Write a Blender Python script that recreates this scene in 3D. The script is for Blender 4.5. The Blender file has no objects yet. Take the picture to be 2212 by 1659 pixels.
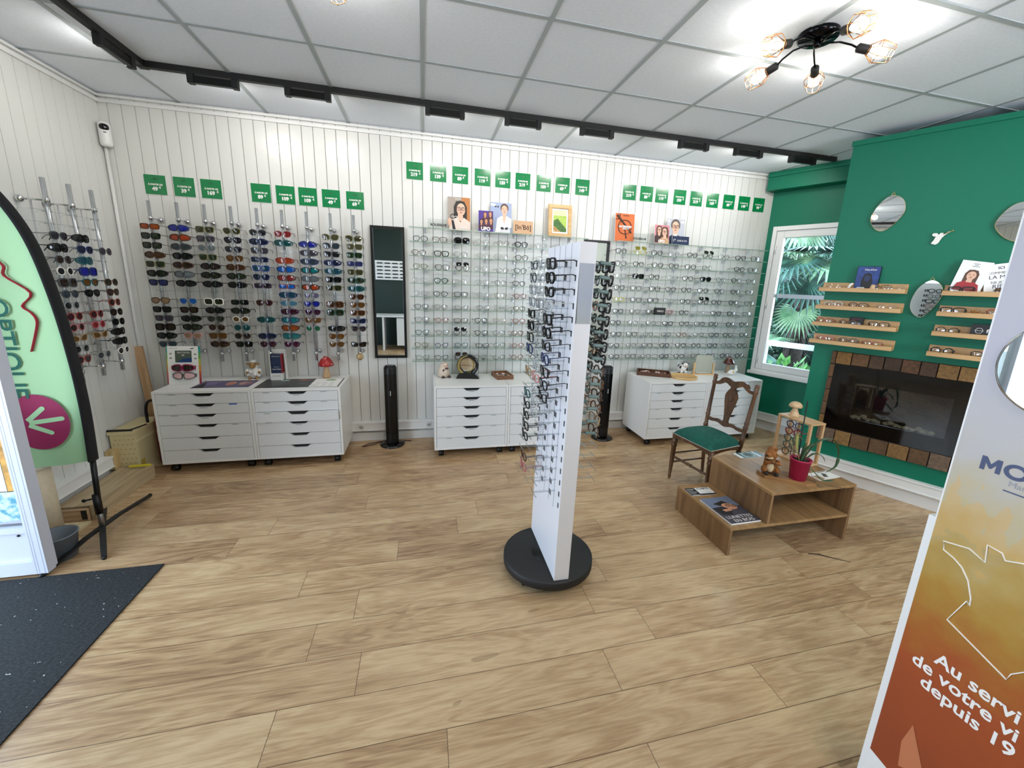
import bpy, math, random
from mathutils import Vector, Matrix
random.seed(7)
S = bpy.context.scene
COL = S.collection
PI = math.pi

# ------------------------------------------------------------------ materials
def lin(c):
    if isinstance(c, str):
        c = [int(c[i:i+2], 16) / 255 for i in (0, 2, 4)]
    return [x / 12.92 if x <= .04045 else ((x + .055) / 1.055) ** 2.4 for x in c]
MATS = {}
def mat(name, col=None, rough=.5, metal=0., spec=.5, coat=0., emit=None, estr=0., noise=0., nscale=40., bump=0., bscale=200.):
    if name in MATS: return MATS[name]
    m = bpy.data.materials.new(name); m.use_nodes = True
    nt = m.node_tree; b = nt.nodes['Principled BSDF']
    c = lin(col)
    b.inputs['Base Color'].default_value = (*c, 1)
    b.inputs['Roughness'].default_value = rough
    b.inputs['Metallic'].default_value = metal
    b.inputs['Specular IOR Level'].default_value = spec
    b.inputs['Coat Weight'].default_value = coat
    if emit:
        b.inputs['Emission Color'].default_value = (*lin(emit), 1); b.inputs['Emission Strength'].default_value = estr
    tc = nt.nodes.new('ShaderNodeTexCoord')
    if noise:
        n = nt.nodes.new('ShaderNodeTexNoise'); n.inputs['Scale'].default_value = nscale; n.inputs['Detail'].default_value = 4
        nt.links.new(tc.outputs['Object'], n.inputs['Vector'])
        r = nt.nodes.new('ShaderNodeValToRGB')
        r.color_ramp.elements[0].position = .3; r.color_ramp.elements[1].position = .7
        r.color_ramp.elements[0].color = (*[x * (1 - noise) for x in c], 1)
        r.color_ramp.elements[1].color = (*[min(1, x * (1 + noise)) for x in c], 1)
        nt.links.new(n.outputs['Fac'], r.inputs['Fac']); nt.links.new(r.outputs['Color'], b.inputs['Base Color'])
    if bump:
        n = nt.nodes.new('ShaderNodeTexNoise'); n.inputs['Scale'].default_value = bscale
        nt.links.new(tc.outputs['Object'], n.inputs['Vector'])
        bp = nt.nodes.new('ShaderNodeBump'); bp.inputs['Strength'].default_value = bump; bp.inputs['Distance'].default_value = .002
        nt.links.new(n.outputs['Fac'], bp.inputs['Height']); nt.links.new(bp.outputs['Normal'], b.inputs['Normal'])
    MATS[name] = m
    return m

def wood(name, c1, c2, axis='X', scale=1., rough=.45):
    """straight grained wood, grain running along one object axis"""
    if name in MATS: return MATS[name]
    m = bpy.data.materials.new(name); m.use_nodes = True
    nt = m.node_tree; b = nt.nodes['Principled BSDF']; b.inputs['Roughness'].default_value = rough
    tc = nt.nodes.new('ShaderNodeTexCoord'); mp = nt.nodes.new('ShaderNodeMapping')
    k = {'X': (1.5, 22, 22), 'Y': (22, 1.5, 22), 'Z': (22, 22, 1.5)}[axis]
    mp.inputs['Scale'].default_value = [x * scale for x in k]
    n = nt.nodes.new('ShaderNodeTexNoise'); n.inputs['Scale'].default_value = 1.6; n.inputs['Detail'].default_value = 7; n.inputs['Distortion'].default_value = .6
    r = nt.nodes.new('ShaderNodeValToRGB'); r.color_ramp.elements[0].position = .3; r.color_ramp.elements[1].position = .72
    r.color_ramp.elements[0].color = (*lin(c1), 1); r.color_ramp.elements[1].color = (*lin(c2), 1)
    L = nt.links.new
    L(tc.outputs['Object'], mp.inputs['Vector']); L(mp.outputs['Vector'], n.inputs['Vector']); L(n.outputs['Fac'], r.inputs['Fac']); L(r.outputs['Color'], b.inputs['Base Color'])
    MATS[name] = m
    return m

def clear(name, tint, gloss=.12, rough=.02):
    """thin clear sheet: lets light straight through, with a surface reflection"""
    if name in MATS: return MATS[name]
    m = bpy.data.materials.new(name); m.use_nodes = True
    nt = m.node_tree; nt.nodes.remove(nt.nodes['Principled BSDF'])
    o = nt.nodes['Material Output']; t = nt.nodes.new('ShaderNodeBsdfTransparent'); t.inputs['Color'].default_value = (*lin(tint), 1)
    g = nt.nodes.new('ShaderNodeBsdfGlossy'); g.inputs['Roughness'].default_value = rough
    f = nt.nodes.new('ShaderNodeLayerWeight'); f.inputs['Blend'].default_value = .15
    mm = nt.nodes.new('ShaderNodeMath'); mm.operation = 'MULTIPLY_ADD'; mm.inputs[1].default_value = .4; mm.inputs[2].default_value = gloss * .35
    x = nt.nodes.new('ShaderNodeMixShader'); L = nt.links.new
    L(f.outputs['Fresnel'], mm.inputs[0]); L(mm.outputs[0], x.inputs['Fac']); L(t.outputs[0], x.inputs[1]); L(g.outputs[0], x.inputs[2]); L(x.outputs[0], o.inputs['Surface'])
    MATS[name] = m
    return m

def node_mat(name):
    m = bpy.data.materials.new(name); m.use_nodes = True; MATS[name] = m
    return m, m.node_tree, m.node_tree.nodes['Principled BSDF']
def mth(nt, op, a, b=None, c=None):
    n = nt.nodes.new('ShaderNodeMath'); n.operation = op
    for i, v in enumerate((a, b, c)):
        if v is None: continue
        if isinstance(v, (int, float)): n.inputs[i].default_value = v
        else: nt.links.new(v, n.inputs[i])
    return n.outputs[0]
def mixc(nt, fac, a, b):
    n = nt.nodes.new('ShaderNodeMix'); n.data_type = 'RGBA'
    for i, v in ((0, fac), (6, a), (7, b)):
        if isinstance(v, (int, float)): n.inputs[i].default_value = v
        elif isinstance(v, (list, tuple)): n.inputs[i].default_value = (*v[:3], 1)
        else: nt.links.new(v, n.inputs[i])
    return n.outputs[2]

def floor_material():
    m, nt, b = node_mat('oak_plank_floor')
    L = nt.links.new
    tc = nt.nodes.new('ShaderNodeTexCoord'); sp = nt.nodes.new('ShaderNodeSeparateXYZ'); L(tc.outputs['Object'], sp.inputs[0])
    W, LEN = .1912, 1.29
    v = mth(nt, 'DIVIDE', mth(nt, 'ADD', sp.outputs['Y'], 2.0556 + W * 60), W)
    row = mth(nt, 'FLOOR', v); fv = mth(nt, 'FRACT', v)
    wn = nt.nodes.new('ShaderNodeTexWhiteNoise'); wn.noise_dimensions = '1D'; L(row, wn.inputs['W'])
    u = mth(nt, 'ADD', mth(nt, 'DIVIDE', sp.outputs['X'], LEN), mth(nt, 'MULTIPLY_ADD', wn.outputs['Value'], 7.3, 40))
    col = mth(nt, 'FLOOR', u); fu = mth(nt, 'FRACT', u)
    cid = nt.nodes.new('ShaderNodeCombineXYZ'); L(col, cid.inputs[0]); L(row, cid.inputs[1])
    w2 = nt.nodes.new('ShaderNodeTexWhiteNoise'); w2.noise_dimensions = '2D'; L(cid.outputs[0], w2.inputs['Vector'])
    # seams
    ev = mth(nt, 'MULTIPLY', mth(nt, 'MINIMUM', fv, mth(nt, 'SUBTRACT', 1, fv)), W)
    eu = mth(nt, 'MULTIPLY', mth(nt, 'MINIMUM', fu, mth(nt, 'SUBTRACT', 1, fu)), LEN)
    seam = mth(nt, 'LESS_THAN', mth(nt, 'MINIMUM', ev, eu), .0013)
    # grain: long streaks with wavering cathedral figure, different on every plank
    off = nt.nodes.new('ShaderNodeCombineXYZ'); L(mth(nt, 'MULTIPLY', w2.outputs['Value'], 37.), off.inputs[0]); L(mth(nt, 'MULTIPLY', w2.outputs['Value'], 91.), off.inputs[1])
    ad = nt.nodes.new('ShaderNodeVectorMath'); ad.operation = 'ADD'; L(tc.outputs['Object'], ad.inputs[0]); L(off.outputs[0], ad.inputs[1])
    def nz(sc, scale, det, dist):
        mp = nt.nodes.new('ShaderNodeMapping'); mp.inputs['Scale'].default_value = sc; L(ad.outputs[0], mp.inputs['Vector'])
        n = nt.nodes.new('ShaderNodeTexNoise'); n.inputs['Scale'].default_value = scale; n.inputs['Detail'].default_value = det; n.inputs['Distortion'].default_value = dist
        L(mp.outputs[0], n.inputs['Vector']); return n.outputs['Fac']
    big = nz((1.0, 7., 1), 1.3, 3, 1.2)
    rings = mth(nt, 'FRACT', mth(nt, 'MULTIPLY', big, 6.))
    rings = mth(nt, 'ABSOLUTE', mth(nt, 'MULTIPLY_ADD', rings, 2., -1.))
    fine = nz((3., 60., 1), 2.0, 6, .3)
    patch = nz((1.5, 5., 1), 1.1, 2, .4)
    g = mth(nt, 'ADD', mth(nt, 'MULTIPLY', rings, .22), mth(nt, 'ADD', mth(nt, 'MULTIPLY', fine, .45), mth(nt, 'MULTIPLY', patch, .52)))
    g = mth(nt, 'ADD', g, mth(nt, 'MULTIPLY_ADD', w2.outputs['Value'], .22, -.11))
    r = nt.nodes.new('ShaderNodeValToRGB'); e = r.color_ramp.elements
    e[0].position = .30; e[0].color = (*lin('82644a'), 1); e[1].position = .80; e[1].color = (*lin('c9ad86'), 1)
    k = r.color_ramp.elements.new(.52); k.color = (*lin('ac8c68'), 1)
    L(g, r.inputs['Fac'])
    kn = nz((4., 11., 1), 1.0, 1, 0)
    knot = mth(nt, 'GREATER_THAN', kn, .735)
    c = mixc(nt, mth(nt, 'MULTIPLY', knot, .45), r.outputs['Color'], lin('6f5034'))
    c = mixc(nt, seam, c, lin('5d452e'))
    L(c, b.inputs['Base Color'])
    L(mth(nt, 'MULTIPLY_ADD', fine, .18, .18), b.inputs['Roughness']); b.inputs['Specular IOR Level'].default_value = .45
    bp = nt.nodes.new('ShaderNodeBump'); bp.inputs['Strength'].default_value = .25; bp.inputs['Distance'].default_value = .001
    L(mth(nt, 'SUBTRACT', fine, seam), bp.inputs['Height']); L(bp.outputs[0], b.inputs['Normal'])
    return m

def mat_material():
    m, nt, b = node_mat('ribbed_doormat'); L = nt.links.new
    tc = nt.nodes.new('ShaderNodeTexCoord'); mp = nt.nodes.new('ShaderNodeMapping'); mp.inputs['Scale'].default_value = (70, 150, 1)
    L(tc.outputs['Object'], mp.inputs['Vector'])
    n = nt.nodes.new('ShaderNodeTexNoise'); n.inputs['Scale'].default_value = 1.; n.inputs['Detail'].default_value = 5; L(mp.outputs[0], n.inputs['Vector'])
    n2 = nt.nodes.new('ShaderNodeTexNoise'); n2.inputs['Scale'].default_value = 55.; n2.inputs['Detail'].default_value = 2; L(tc.outputs['Object'], n2.inputs['Vector'])
    r = nt.nodes.new('ShaderNodeValToRGB'); e = r.color_ramp.elements
    e[0].position = .38; e[0].color = (*lin('07090a'), 1); e[1].position = .72; e[1].color = (*lin('272d31'), 1)
    L(n.outputs['Fac'], r.inputs['Fac'])
    c = mixc(nt, mth(nt, 'GREATER_THAN', n2.outputs['Fac'], .745), r.outputs['Color'], lin('b9bcb8'))
    L(c, b.inputs['Base Color']); b.inputs['Roughness'].default_value = .9
    bp = nt.nodes.new('ShaderNodeBump'); bp.inputs['Strength'].default_value = .8; bp.inputs['Distance'].default_value = .004
    L(n.outputs['Fac'], bp.inputs['Height']); L(bp.outputs[0], b.inputs['Normal'])
    return m

def print_material():
    """the printed artwork of the advertising totem: pale grey sky, misty golden forest, rust below"""
    m, nt, b = node_mat('totem_print'); L = nt.links.new
    tc = nt.nodes.new('ShaderNodeTexCoord'); sp = nt.nodes.new('ShaderNodeSeparateXYZ'); L(tc.outputs['Object'], sp.inputs[0])
    n = nt.nodes.new('ShaderNodeTexNoise'); n.inputs['Scale'].default_value = 14; n.inputs['Detail'].default_value = 9; L(tc.outputs['Object'], n.inputs['Vector'])
    z = mth(nt, 'ADD', sp.outputs['Z'], mth(nt, 'MULTIPLY_ADD', n.outputs['Fac'], .26, -.13))
    r = nt.nodes.new('ShaderNodeValToRGB'); e = r.color_ramp.elements
    e[0].position = .30 / 2; e[0].color = (*lin('8a3d1c'), 1); e[1].position = 1.45 / 2; e[1].color = (*lin('adadb8'), 1)
    for p, c in ((.60, '9a4519'), (.70, '9c5c1c'), (.82, 'a27c2e'), (.93, 'ab904e'), (1.06, 'b3a784'), (1.22, 'b0aead')):
        k = e.new(p / 2); k.color = (*lin(c), 1)
    L(mth(nt, 'DIVIDE', z, 2), r.inputs['Fac'])
    # saw-toothed fir tops in mist
    vx = mth(nt, 'ABSOLUTE', mth(nt, 'MULTIPLY_ADD', mth(nt, 'FRACT', mth(nt, 'MULTIPLY_ADD', sp.outputs['X'], 21., .1)), 2., -1.))
    top = mth(nt, 'MULTIPLY_ADD', vx, -.085, 1.115)
    tree = mth(nt, 'MULTIPLY', mth(nt, 'LESS_THAN', z, top), mth(nt, 'GREATER_THAN', z, .97))
    c = mixc(nt, mth(nt, 'MULTIPLY', tree, .3), r.outputs['Color'], lin('d09a3c'))
    L(c, b.inputs['Base Color']); b.inputs['Roughness'].default_value = .45
    return m

def leafy(name, c1, c2):
    if name in MATS: return MATS[name]
    m, nt, b = node_mat(name); L = nt.links.new
    oi = nt.nodes.new('ShaderNodeTexCoord'); n = nt.nodes.new('ShaderNodeTexNoise'); n.inputs['Scale'].default_value = 4.; L(oi.outputs['Object'], n.inputs['Vector'])
    r = nt.nodes.new('ShaderNodeValToRGB'); r.color_ramp.elements[0].position = .35; r.color_ramp.elements[1].position = .65
    r.color_ramp.elements[0].color = (*lin(c1), 1); r.color_ramp.elements[1].color = (*lin(c2), 1); L(n.outputs['Fac'], r.inputs['Fac'])
    L(r.outputs['Color'], b.inputs['Base Color']); b.inputs['Roughness'].default_value = .4
    b.inputs['Transmission Weight'].default_value = 0
    return m

# ------------------------------------------------------------------ mesh builder
class MB:
    def __init__(s): s.v = []; s.f = []; s.m = []; s.s = []; s.mats = []
    def mi(s, m):
        if m not in s.mats: s.mats.append(m)
        return s.mats.index(m)
    def add(s, vs, fs, m, smooth=False, M=None):
        o = len(s.v); k = s.mi(m)
        s.v += [tuple(M @ Vector(v)) for v in vs] if M else [tuple(v) for v in vs]
        s.f += [tuple(i + o for i in f) for f in fs]; s.m += [k] * len(fs); s.s += [smooth] * len(fs)
    def box(s, m, x0, x1, y0, y1, z0, z1, M=None):
        s.add([(x0, y0, z0), (x1, y0, z0), (x1, y1, z0), (x0, y1, z0), (x0, y0, z1), (x1, y0, z1), (x1, y1, z1), (x0, y1, z1)],
              [(0, 3, 2, 1), (4, 5, 6, 7), (0, 1, 5, 4), (1, 2, 6, 5), (2, 3, 7, 6), (3, 0, 4, 7)], m, False, M)
    def tube(s, m, pts, r, seg=8, closed=False, M=None, smooth=True, flat=1.):
        P = [Vector(p) for p in pts]; n = len(P); R = r if isinstance(r, (list, tuple)) else [r] * n
        up = None; vs = []
        for i in range(n):
            if closed: t = P[(i + 1) % n] - P[i - 1]
            else: t = P[min(i + 1, n - 1)] - P[max(i - 1, 0)]
            if t.length < 1e-9: t = Vector((0, 0, 1))
            t.normalize()
            if up is None:
                a = Vector((0, 0, 1)) if abs(t.z) < .9 else Vector((1, 0, 0)); up = (a - t * a.dot(t)).normalized()
            else:
                up = up - t * up.dot(t)
                up = up.normalized() if up.length > 1e-6 else t.orthogonal().normalized()
            w = t.cross(up)
            for k in range(seg):
                a = 2 * PI * k / seg + (PI / 4 if seg == 4 else 0); vs.append(P[i] + (up * math.cos(a) * flat + w * math.sin(a)) * R[i])
        fs = []
        for i in range(n if closed else n - 1):
            j = (i + 1) % n
            for k in range(seg):
                q = (k + 1) % seg; fs.append((i * seg + k, i * seg + q, j * seg + q, j * seg + k))
        if not closed: fs += [tuple(range(seg))[::-1], tuple(range((n - 1) * seg, n * seg))]
        s.add(vs, fs, m, smooth and seg > 4, M)
    def lathe(s, m, prof, c=(0, 0, 0), seg=24, M=None, smooth=True, cap=True):
        vs = [(c[0] + r * math.cos(2 * PI * k / seg), c[1] + r * math.sin(2 * PI * k / seg), c[2] + z) for r, z in prof for k in range(seg)]
        fs = [(i * seg + k, i * seg + (k + 1) % seg, (i + 1) * seg + (k + 1) % seg, (i + 1) * seg + k) for i in range(len(prof) - 1) for k in range(seg)]
        if cap: fs += [tuple(range(seg))[::-1], tuple(range((len(prof) - 1) * seg, len(prof) * seg))]
        s.add(vs, fs, m, smooth, M)
    def prism(s, m, out, y0, y1, M=None, side=None):
        """closed outline in x,z pushed from y0 (front) to y1 (back)"""
        n = len(out); A = sum(out[i][0] * out[(i + 1) % n][1] - out[(i + 1) % n][0] * out[i][1] for i in range(n))
        if A < 0: out = out[::-1]
        vs = [(x, y0, z) for x, z in out] + [(x, y1, z) for x, z in out]
        s.add(vs, [tuple(range(n)), tuple(range(2 * n - 1, n - 1, -1))], m, False, M)
        s.add(vs, [(i, i + n, (i + 1) % n + n, (i + 1) % n) for i in range(n)], side or m, False, M)
    def flat(s, m, out, y, M=None):
        n = len(out); A = sum(out[i][0] * out[(i + 1) % n][1] - out[(i + 1) % n][0] * out[i][1] for i in range(n))
        if A < 0: out = out[::-1]
        s.add([(x, y, z) for x, z in out], [tuple(range(n))], m, False, M)
    def ball(s, m, c, r, seg=14, rings=9, M=None):
        if isinstance(r, (int, float)): r = (r, r, r)
        vs = [(c[0], c[1], c[2] + r[2])]
        for i in range(1, rings):
            a = PI * i / rings
            for k in range(seg):
                b = 2 * PI * k / seg; vs.append((c[0] + r[0] * math.sin(a) * math.cos(b), c[1] + r[1] * math.sin(a) * math.sin(b), c[2] + r[2] * math.cos(a)))
        vs.append((c[0], c[1], c[2] - r[2])); e = len(vs) - 1
        fs = [(0, 1 + k, 1 + (k + 1) % seg) for k in range(seg)]
        for i in range(rings - 2):
            for k in range(seg):
                q = (k + 1) % seg; fs.append((1 + i * seg + k, 1 + (i + 1) * seg + k, 1 + (i + 1) * seg + q, 1 + i * seg + q))
        fs += [(e, 1 + (rings - 2) * seg + (k + 1) % seg, 1 + (rings - 2) * seg + k) for k in range(seg)]
        s.add(vs, fs, m, True, M)
    def prism_ring(s, m, cx, cz, rx, rz, ix, iz, y, n=28):
        o, i = ell(cx, cz, rx, rz, n), ell(cx, cz, ix, iz, n)
        s.add([(x, y, z) for x, z in o + i], [(k, (k + 1) % n, n + (k + 1) % n, n + k) for k in range(n)], m)
    def text(s, m, txt, size, x, z, y=0., align='CENTER', M=None, bold=0.):
        vs, fs = glyphs(txt, size, align, 0. if set(txt) & set('MNWVmw') else round(min(bold / size, .05), 3))
        s.add([(a + x, y, b + z) for a, b in vs], fs, m, False, M)
    def mesh(s, name):
        me = bpy.data.meshes.new(name); me.from_pydata(s.v, [], s.f)
        for m in s.mats: me.materials.append(m)
        me.polygons.foreach_set('material_index', s.m); me.polygons.foreach_set('use_smooth', s.s); me.update()
        return me
    def build(s, name, parent=None, bevel=0., loc=None, rotz=0.):
        o = bpy.data.objects.new(name, s.mesh(name)); COL.objects.link(o)
        if parent: o.parent = parent
        if loc: o.location = loc
        o.rotation_euler.z = rotz
        if bevel:
            b = o.modifiers.new('bevel', 'BEVEL'); b.width = bevel; b.segments = 2; b.limit_method = 'ANGLE'
        return o
GL = {}
def glyphs(txt, size, align, off=0.):
    k = (txt, align, off)
    if k not in GL:
        cu = bpy.data.curves.new('t', 'FONT'); cu.body = txt; cu.size = 1.; cu.offset = off; cu.align_x = align; cu.align_y = 'BOTTOM_BASELINE'; cu.resolution_u = 3
        ob = bpy.data.objects.new('t', cu); COL.objects.link(ob)
        me = bpy.data.meshes.new_from_object(ob.evaluated_get(bpy.context.evaluated_depsgraph_get()))
        GL[k] = ([(v.co.x, v.co.y) for v in me.vertices], [tuple(p.vertices) for p in me.polygons])
        bpy.data.objects.remove(ob); bpy.data.curves.remove(cu); bpy.data.meshes.remove(me)
    vs, fs = GL[k]
    return [(a * size, b * size) for a, b in vs], fs

def ell(cx, cz, rx, rz, n=20, e=2., rot=0.):
    out = []
    for i in range(n):
        a = 2 * PI * i / n; c, d = math.cos(a), math.sin(a)
        x = rx * math.copysign(abs(c) ** (2 / e), c); z = rz * math.copysign(abs(d) ** (2 / e), d)
        out.append((cx + x * math.cos(rot) - z * math.sin(rot), cz + x * math.sin(rot) + z * math.cos(rot)))
    return out
def rect(x0, x1, z0, z1): return [(x0, z0), (x1, z0), (x1, z1), (x0, z1)]
LABELS = {}
def tag(o, label, cat, group=None, kind=None):
    o['label'] = label; o['category'] = cat
    if group: o['group'] = group
    if kind: o['kind'] = kind
    LABELS.setdefault(label, []).append(o.name)
    return o
def thing(name, label, cat, loc=(0, 0, 0), rotz=0., group=None):
    o = bpy.data.objects.new(name, None); COL.objects.link(o); o.empty_display_size = .05
    o.location = loc; o.rotation_euler.z = rotz
    return tag(o, label, cat, group)
def solo(name, mb, label, cat, loc=(0, 0, 0), rotz=0., group=None, bevel=0., rx=0., ry=0.):
    o = mb.build(name, None, bevel, loc, rotz); o.rotation_euler.x = rx; o.rotation_euler.y = ry
    return tag(o, label, cat, group)
def struct(name, mb, parent=None, bevel=0., **k):
    o = mb.build(name, parent, bevel, **k)
    if not parent: o['kind'] = 'structure'
    return o
def link(name, me, parent, M=None):
    o = bpy.data.objects.new(name, me); COL.objects.link(o)
    if parent: o.parent = parent
    if M is not None: o.matrix_local = M
    return o
ORD = 'first second third fourth fifth sixth seventh eighth ninth tenth eleventh twelfth thirteenth fourteenth fifteenth sixteenth seventeenth'.split()
T = Matrix.Translation
def RZ(a): return Matrix.Rotation(a, 4, 'Z')
def RX(a): return Matrix.Rotation(a, 4, 'X')
def RY(a): return Matrix.Rotation(a, 4, 'Y')

# ------------------------------------------------------------------ shared materials
white_wall = mat('white_gloss_panelling', 'dadad6', .25, spec=.5)
groove = mat('panel_groove_shadow_gap', '57544a', .8)
green = mat('green_wall_paint', '006a50', .5, spec=.3, bump=.15, bscale=350)
ceil_m = mat('mineral_ceiling_tile', 'ecf2fc', .95, noise=.03, nscale=60, bump=.5, bscale=260)
grid_m = mat('ceiling_grid_metal', 'aab2b6', .6)
white_pl = mat('white_plastic', 'e6e6e4', .35)
white_lam = mat('white_laminate', 'e4e4e2', .32)
shade_w = mat('drawer_white', 'dcdedf', .35)
dark_in = mat('drawer_inside_shade', '141414', .8)  # near-black paints the shade inside a white drawer
black = mat('black_plastic', '060607', .4, spec=.35)
black_g = mat('black_gloss', '050506', .08, spec=.6)
black_m = mat('black_matt', '121213', .6)
blackcloth = mat('black_cloth', '0d0d10', .9)
chrome = mat('chrome', 'd8d8da', .12, metal=1.)
alu = mat('brushed_aluminium', 'cfd1d5', .3, metal=.55)
mirror = mat('mirror_glass', 'e8eeee', .01, metal=1.)
oak = wood('oak_board', 'a97e4e', 'cfa872', 'X', 1.2)
oakpale = wood('pale_oak', 'c39a63', 'dab988', 'X', 1.2)
sheet = clear('clear_glass', 'fbfefc', .04)
pane = clear('window_glass', 'fdfefe', .03)
edge = mat('glass_edge', '7f9a8c', .15, spec=.7)
lens_clear = clear('clear_lens', 'f4f6f6', .25)
hookm = clear('clear_acrylic', 'f1f4f6', .25, .15)
ink = mat('dark_ink', '1a1a1c', .6)
paper = mat('white_paper', 'f0efec', .6)
card_green = mat('green_price_card', '0b7a43', .18, spec=.6)
skin = mat('printed_skin', 'c98f70', .5); skin2 = mat('printed_light_skin', 'ddb29a', .5)
hair = mat('printed_dark_hair', '1e1614', .5); hair2 = mat('printed_brown_hair', '55382a', .5)
# ------------------------------------------------------------------ camera
cam = bpy.data.cameras.new('camera'); camo = bpy.data.objects.new('camera', cam); COL.objects.link(camo)
YAW, PIT, ROL, FPX = .2432, -.2198, .0391, 877.32
f = Vector((math.sin(YAW) * math.cos(PIT), math.cos(YAW) * math.cos(PIT), math.sin(PIT)))
r0 = Vector((math.cos(YAW), -math.sin(YAW), 0)); u0 = r0.cross(f)
rr = r0 * math.cos(ROL) + u0 * math.sin(ROL); uu = u0 * math.cos(ROL) - r0 * math.sin(ROL)
camo.matrix_world = Matrix(((rr.x, uu.x, -f.x, -.011), (rr.y, uu.y, -f.y, -3.979), (rr.z, uu.z, -f.z, 1.569), (0, 0, 0, 1)))
cam.sensor_width = 36; cam.sensor_fit = 'HORIZONTAL'; cam.lens = FPX / 2212 * 36
cam.shift_x = -24.8 / 2212; cam.shift_y = -24.2 / 2212; cam.clip_start = .02; cam.clip_end = 200
S.camera = camo

# ------------------------------------------------------------------ room shell
H = 2.80; XL = -2.32; YF = -6.0
GA = math.radians(-65)                        # window wall leaves the back wall at an angle
GO = Vector((3.70, 0, 0)); GT = Vector((math.cos(GA), math.sin(GA), 0)); GN = Vector((-math.sin(GA), math.cos(GA), 0))   # GN points outdoors
def gw(s, off, z): return GO + GT * s - GN * off + Vector((0, 0, z))
BA = math.atan2(-.889, .457)                  # chimney breast face
BT = Vector((math.cos(BA), math.sin(BA), 0)); BN = Vector((-math.sin(BA), math.cos(BA), 0))
BO = Vector((3.446, -1.622, 0)) + BN * .05
def bw(s, off, z): return BO + BT * s - BN * off + Vector((0, 0, z))

b = MB(); b.box(floor_material(), -3.6, 7.2, -6.3, .1, -.05, 0); struct('floor', b)
b = MB(); b.box(ceil_m, -3.6, 7.2, -6.3, .1, H, H + .06); cl = struct('ceiling', b)
b = MB()
for k in range(-3, 12): b.box(grid_m, k * .6 - .012, k * .6 + .012, -6, 0, H - .004, H)
for j in range(-8, 1):
    y = -1.201 + .6 * (j + 1)
    if y < -.02: b.box(grid_m, XL, 6.6, y - .012, y + .012, H - .0035, H)
struct('trim_1', b).name = 'trim_1'

def panelling(x0, x1, z0, z1, first, w, M, holes=()):
    """tongue and groove boards with real V gaps, along local x, facing -y"""
    b = MB(); xs = [x0]; g = first
    while g < x1 - .01:
        if g > x0 + .01: xs.append(g)
        g += w
    xs.append(x1)
    b.box(groove, x0, x1, .006, .08, z0, z1, M)
    for a, c in zip(xs[:-1], xs[1:]):
        b.prism_xy(white_wall, a, c, z0, z1, M)
    return b
def prism_xy(s, m, a, c, z0, z1, M):
    e = .0028; d = .006; pts = [(a + e * .4, d), (a + e, 0), (c - e, 0), (c - e * .4, d)]
    vs = [(x, y, z0) for x, y in pts] + [(x, y, z1) for x, y in pts]
    s.add(vs, [(0, 1, 5, 4), (1, 2, 6, 5), (2, 3, 7, 6)], m, False, M)
MB.prism_xy = prism_xy
struct('wall_back', panelling(XL - .02, 3.80, 0, H, -2.262, .0866, None))
# left wall: panelled, with the entrance opening towards the camera
ML = T((XL, 0, 0)) @ RZ(PI / 2)               # local x -> +y, faces +x
b = panelling(-1.62, 0, 0, H, -1.60, .0866, ML)
b2 = panelling(-6.0, -2.95, 0, .9, -5.98, .0866, ML); b4 = panelling(-6.0, -2.95, 2.2, H, -5.98, .0866, ML); b5 = panelling(-3.6, -2.95, .9, 2.2, -3.55, .0866, ML); b6 = panelling(-6.0, -5.3, .9, 2.2, -5.98, .0866, ML)
b3 = panelling(-2.95, -1.62, 2.2, H, -2.93, .0866, ML)
for q in (b2, b3, b4, b5, b6):
    o = len(b.v); b.v += q.v; b.f += [tuple(i + o for i in ff) for ff in q.f]; b.m += [b.mi(q.mats[i]) for i in q.m]; b.s += q.s
struct('wall_left', b)
b = MB()
for y0, y1, z0, z1 in ((-1.66, -1.60, 0, 2.2), (-2.97, -2.91, 0, 2.2), (-2.97, -1.60, 2.2, 2.27)): b.box(white_pl, XL - .10, XL + .015, y0, y1, z0, z1)
struct('trim_2', b, bevel=.003)

# window wall (window hole s .06-.84, z .65-2.25)
MG = T(GO) @ RZ(GA)
b = MB(); wx0, wx1, wz0, wz1 = .07, .84, .66, 2.245
for x0, x1, z0, z1 in ((-.05, wx0, 0, H), (wx1, 6.9, 0, H), (wx0, wx1, 0, wz0), (wx0, wx1, wz1, H)): b.box(green, x0, x1, 0, .22, z0, z1, MG)
struct('wall_right', b)
b = MB(); b.box(green, -.02, .9, -.145, 0, 2.615, H, MG); b.box(green, -.02, .9, -.16, -.14, 2.745, 2.775, MG)
struct('trim_3', b, bevel=.004)
# chimney breast
MBR = T(BO) @ RZ(BA)
b = MB()
sx0, sx1, fz0, fz1 = -.303, .583, .445, 1.0    # fire opening
for x0, x1, z0, z1 in ((-.475, sx0, 0, 2.735), (sx1, 1.6, 0, 2.735), (sx0, sx1, 0, fz0), (sx0, sx1, fz1, 2.735)): b.box(green, x0, x1, 0, 1.0, z0, z1, MBR)
b.box(green, -.485, 1.6, -.012, 0, 2.70, 2.737, MBR)
struct('wall_chimney', b)
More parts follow.
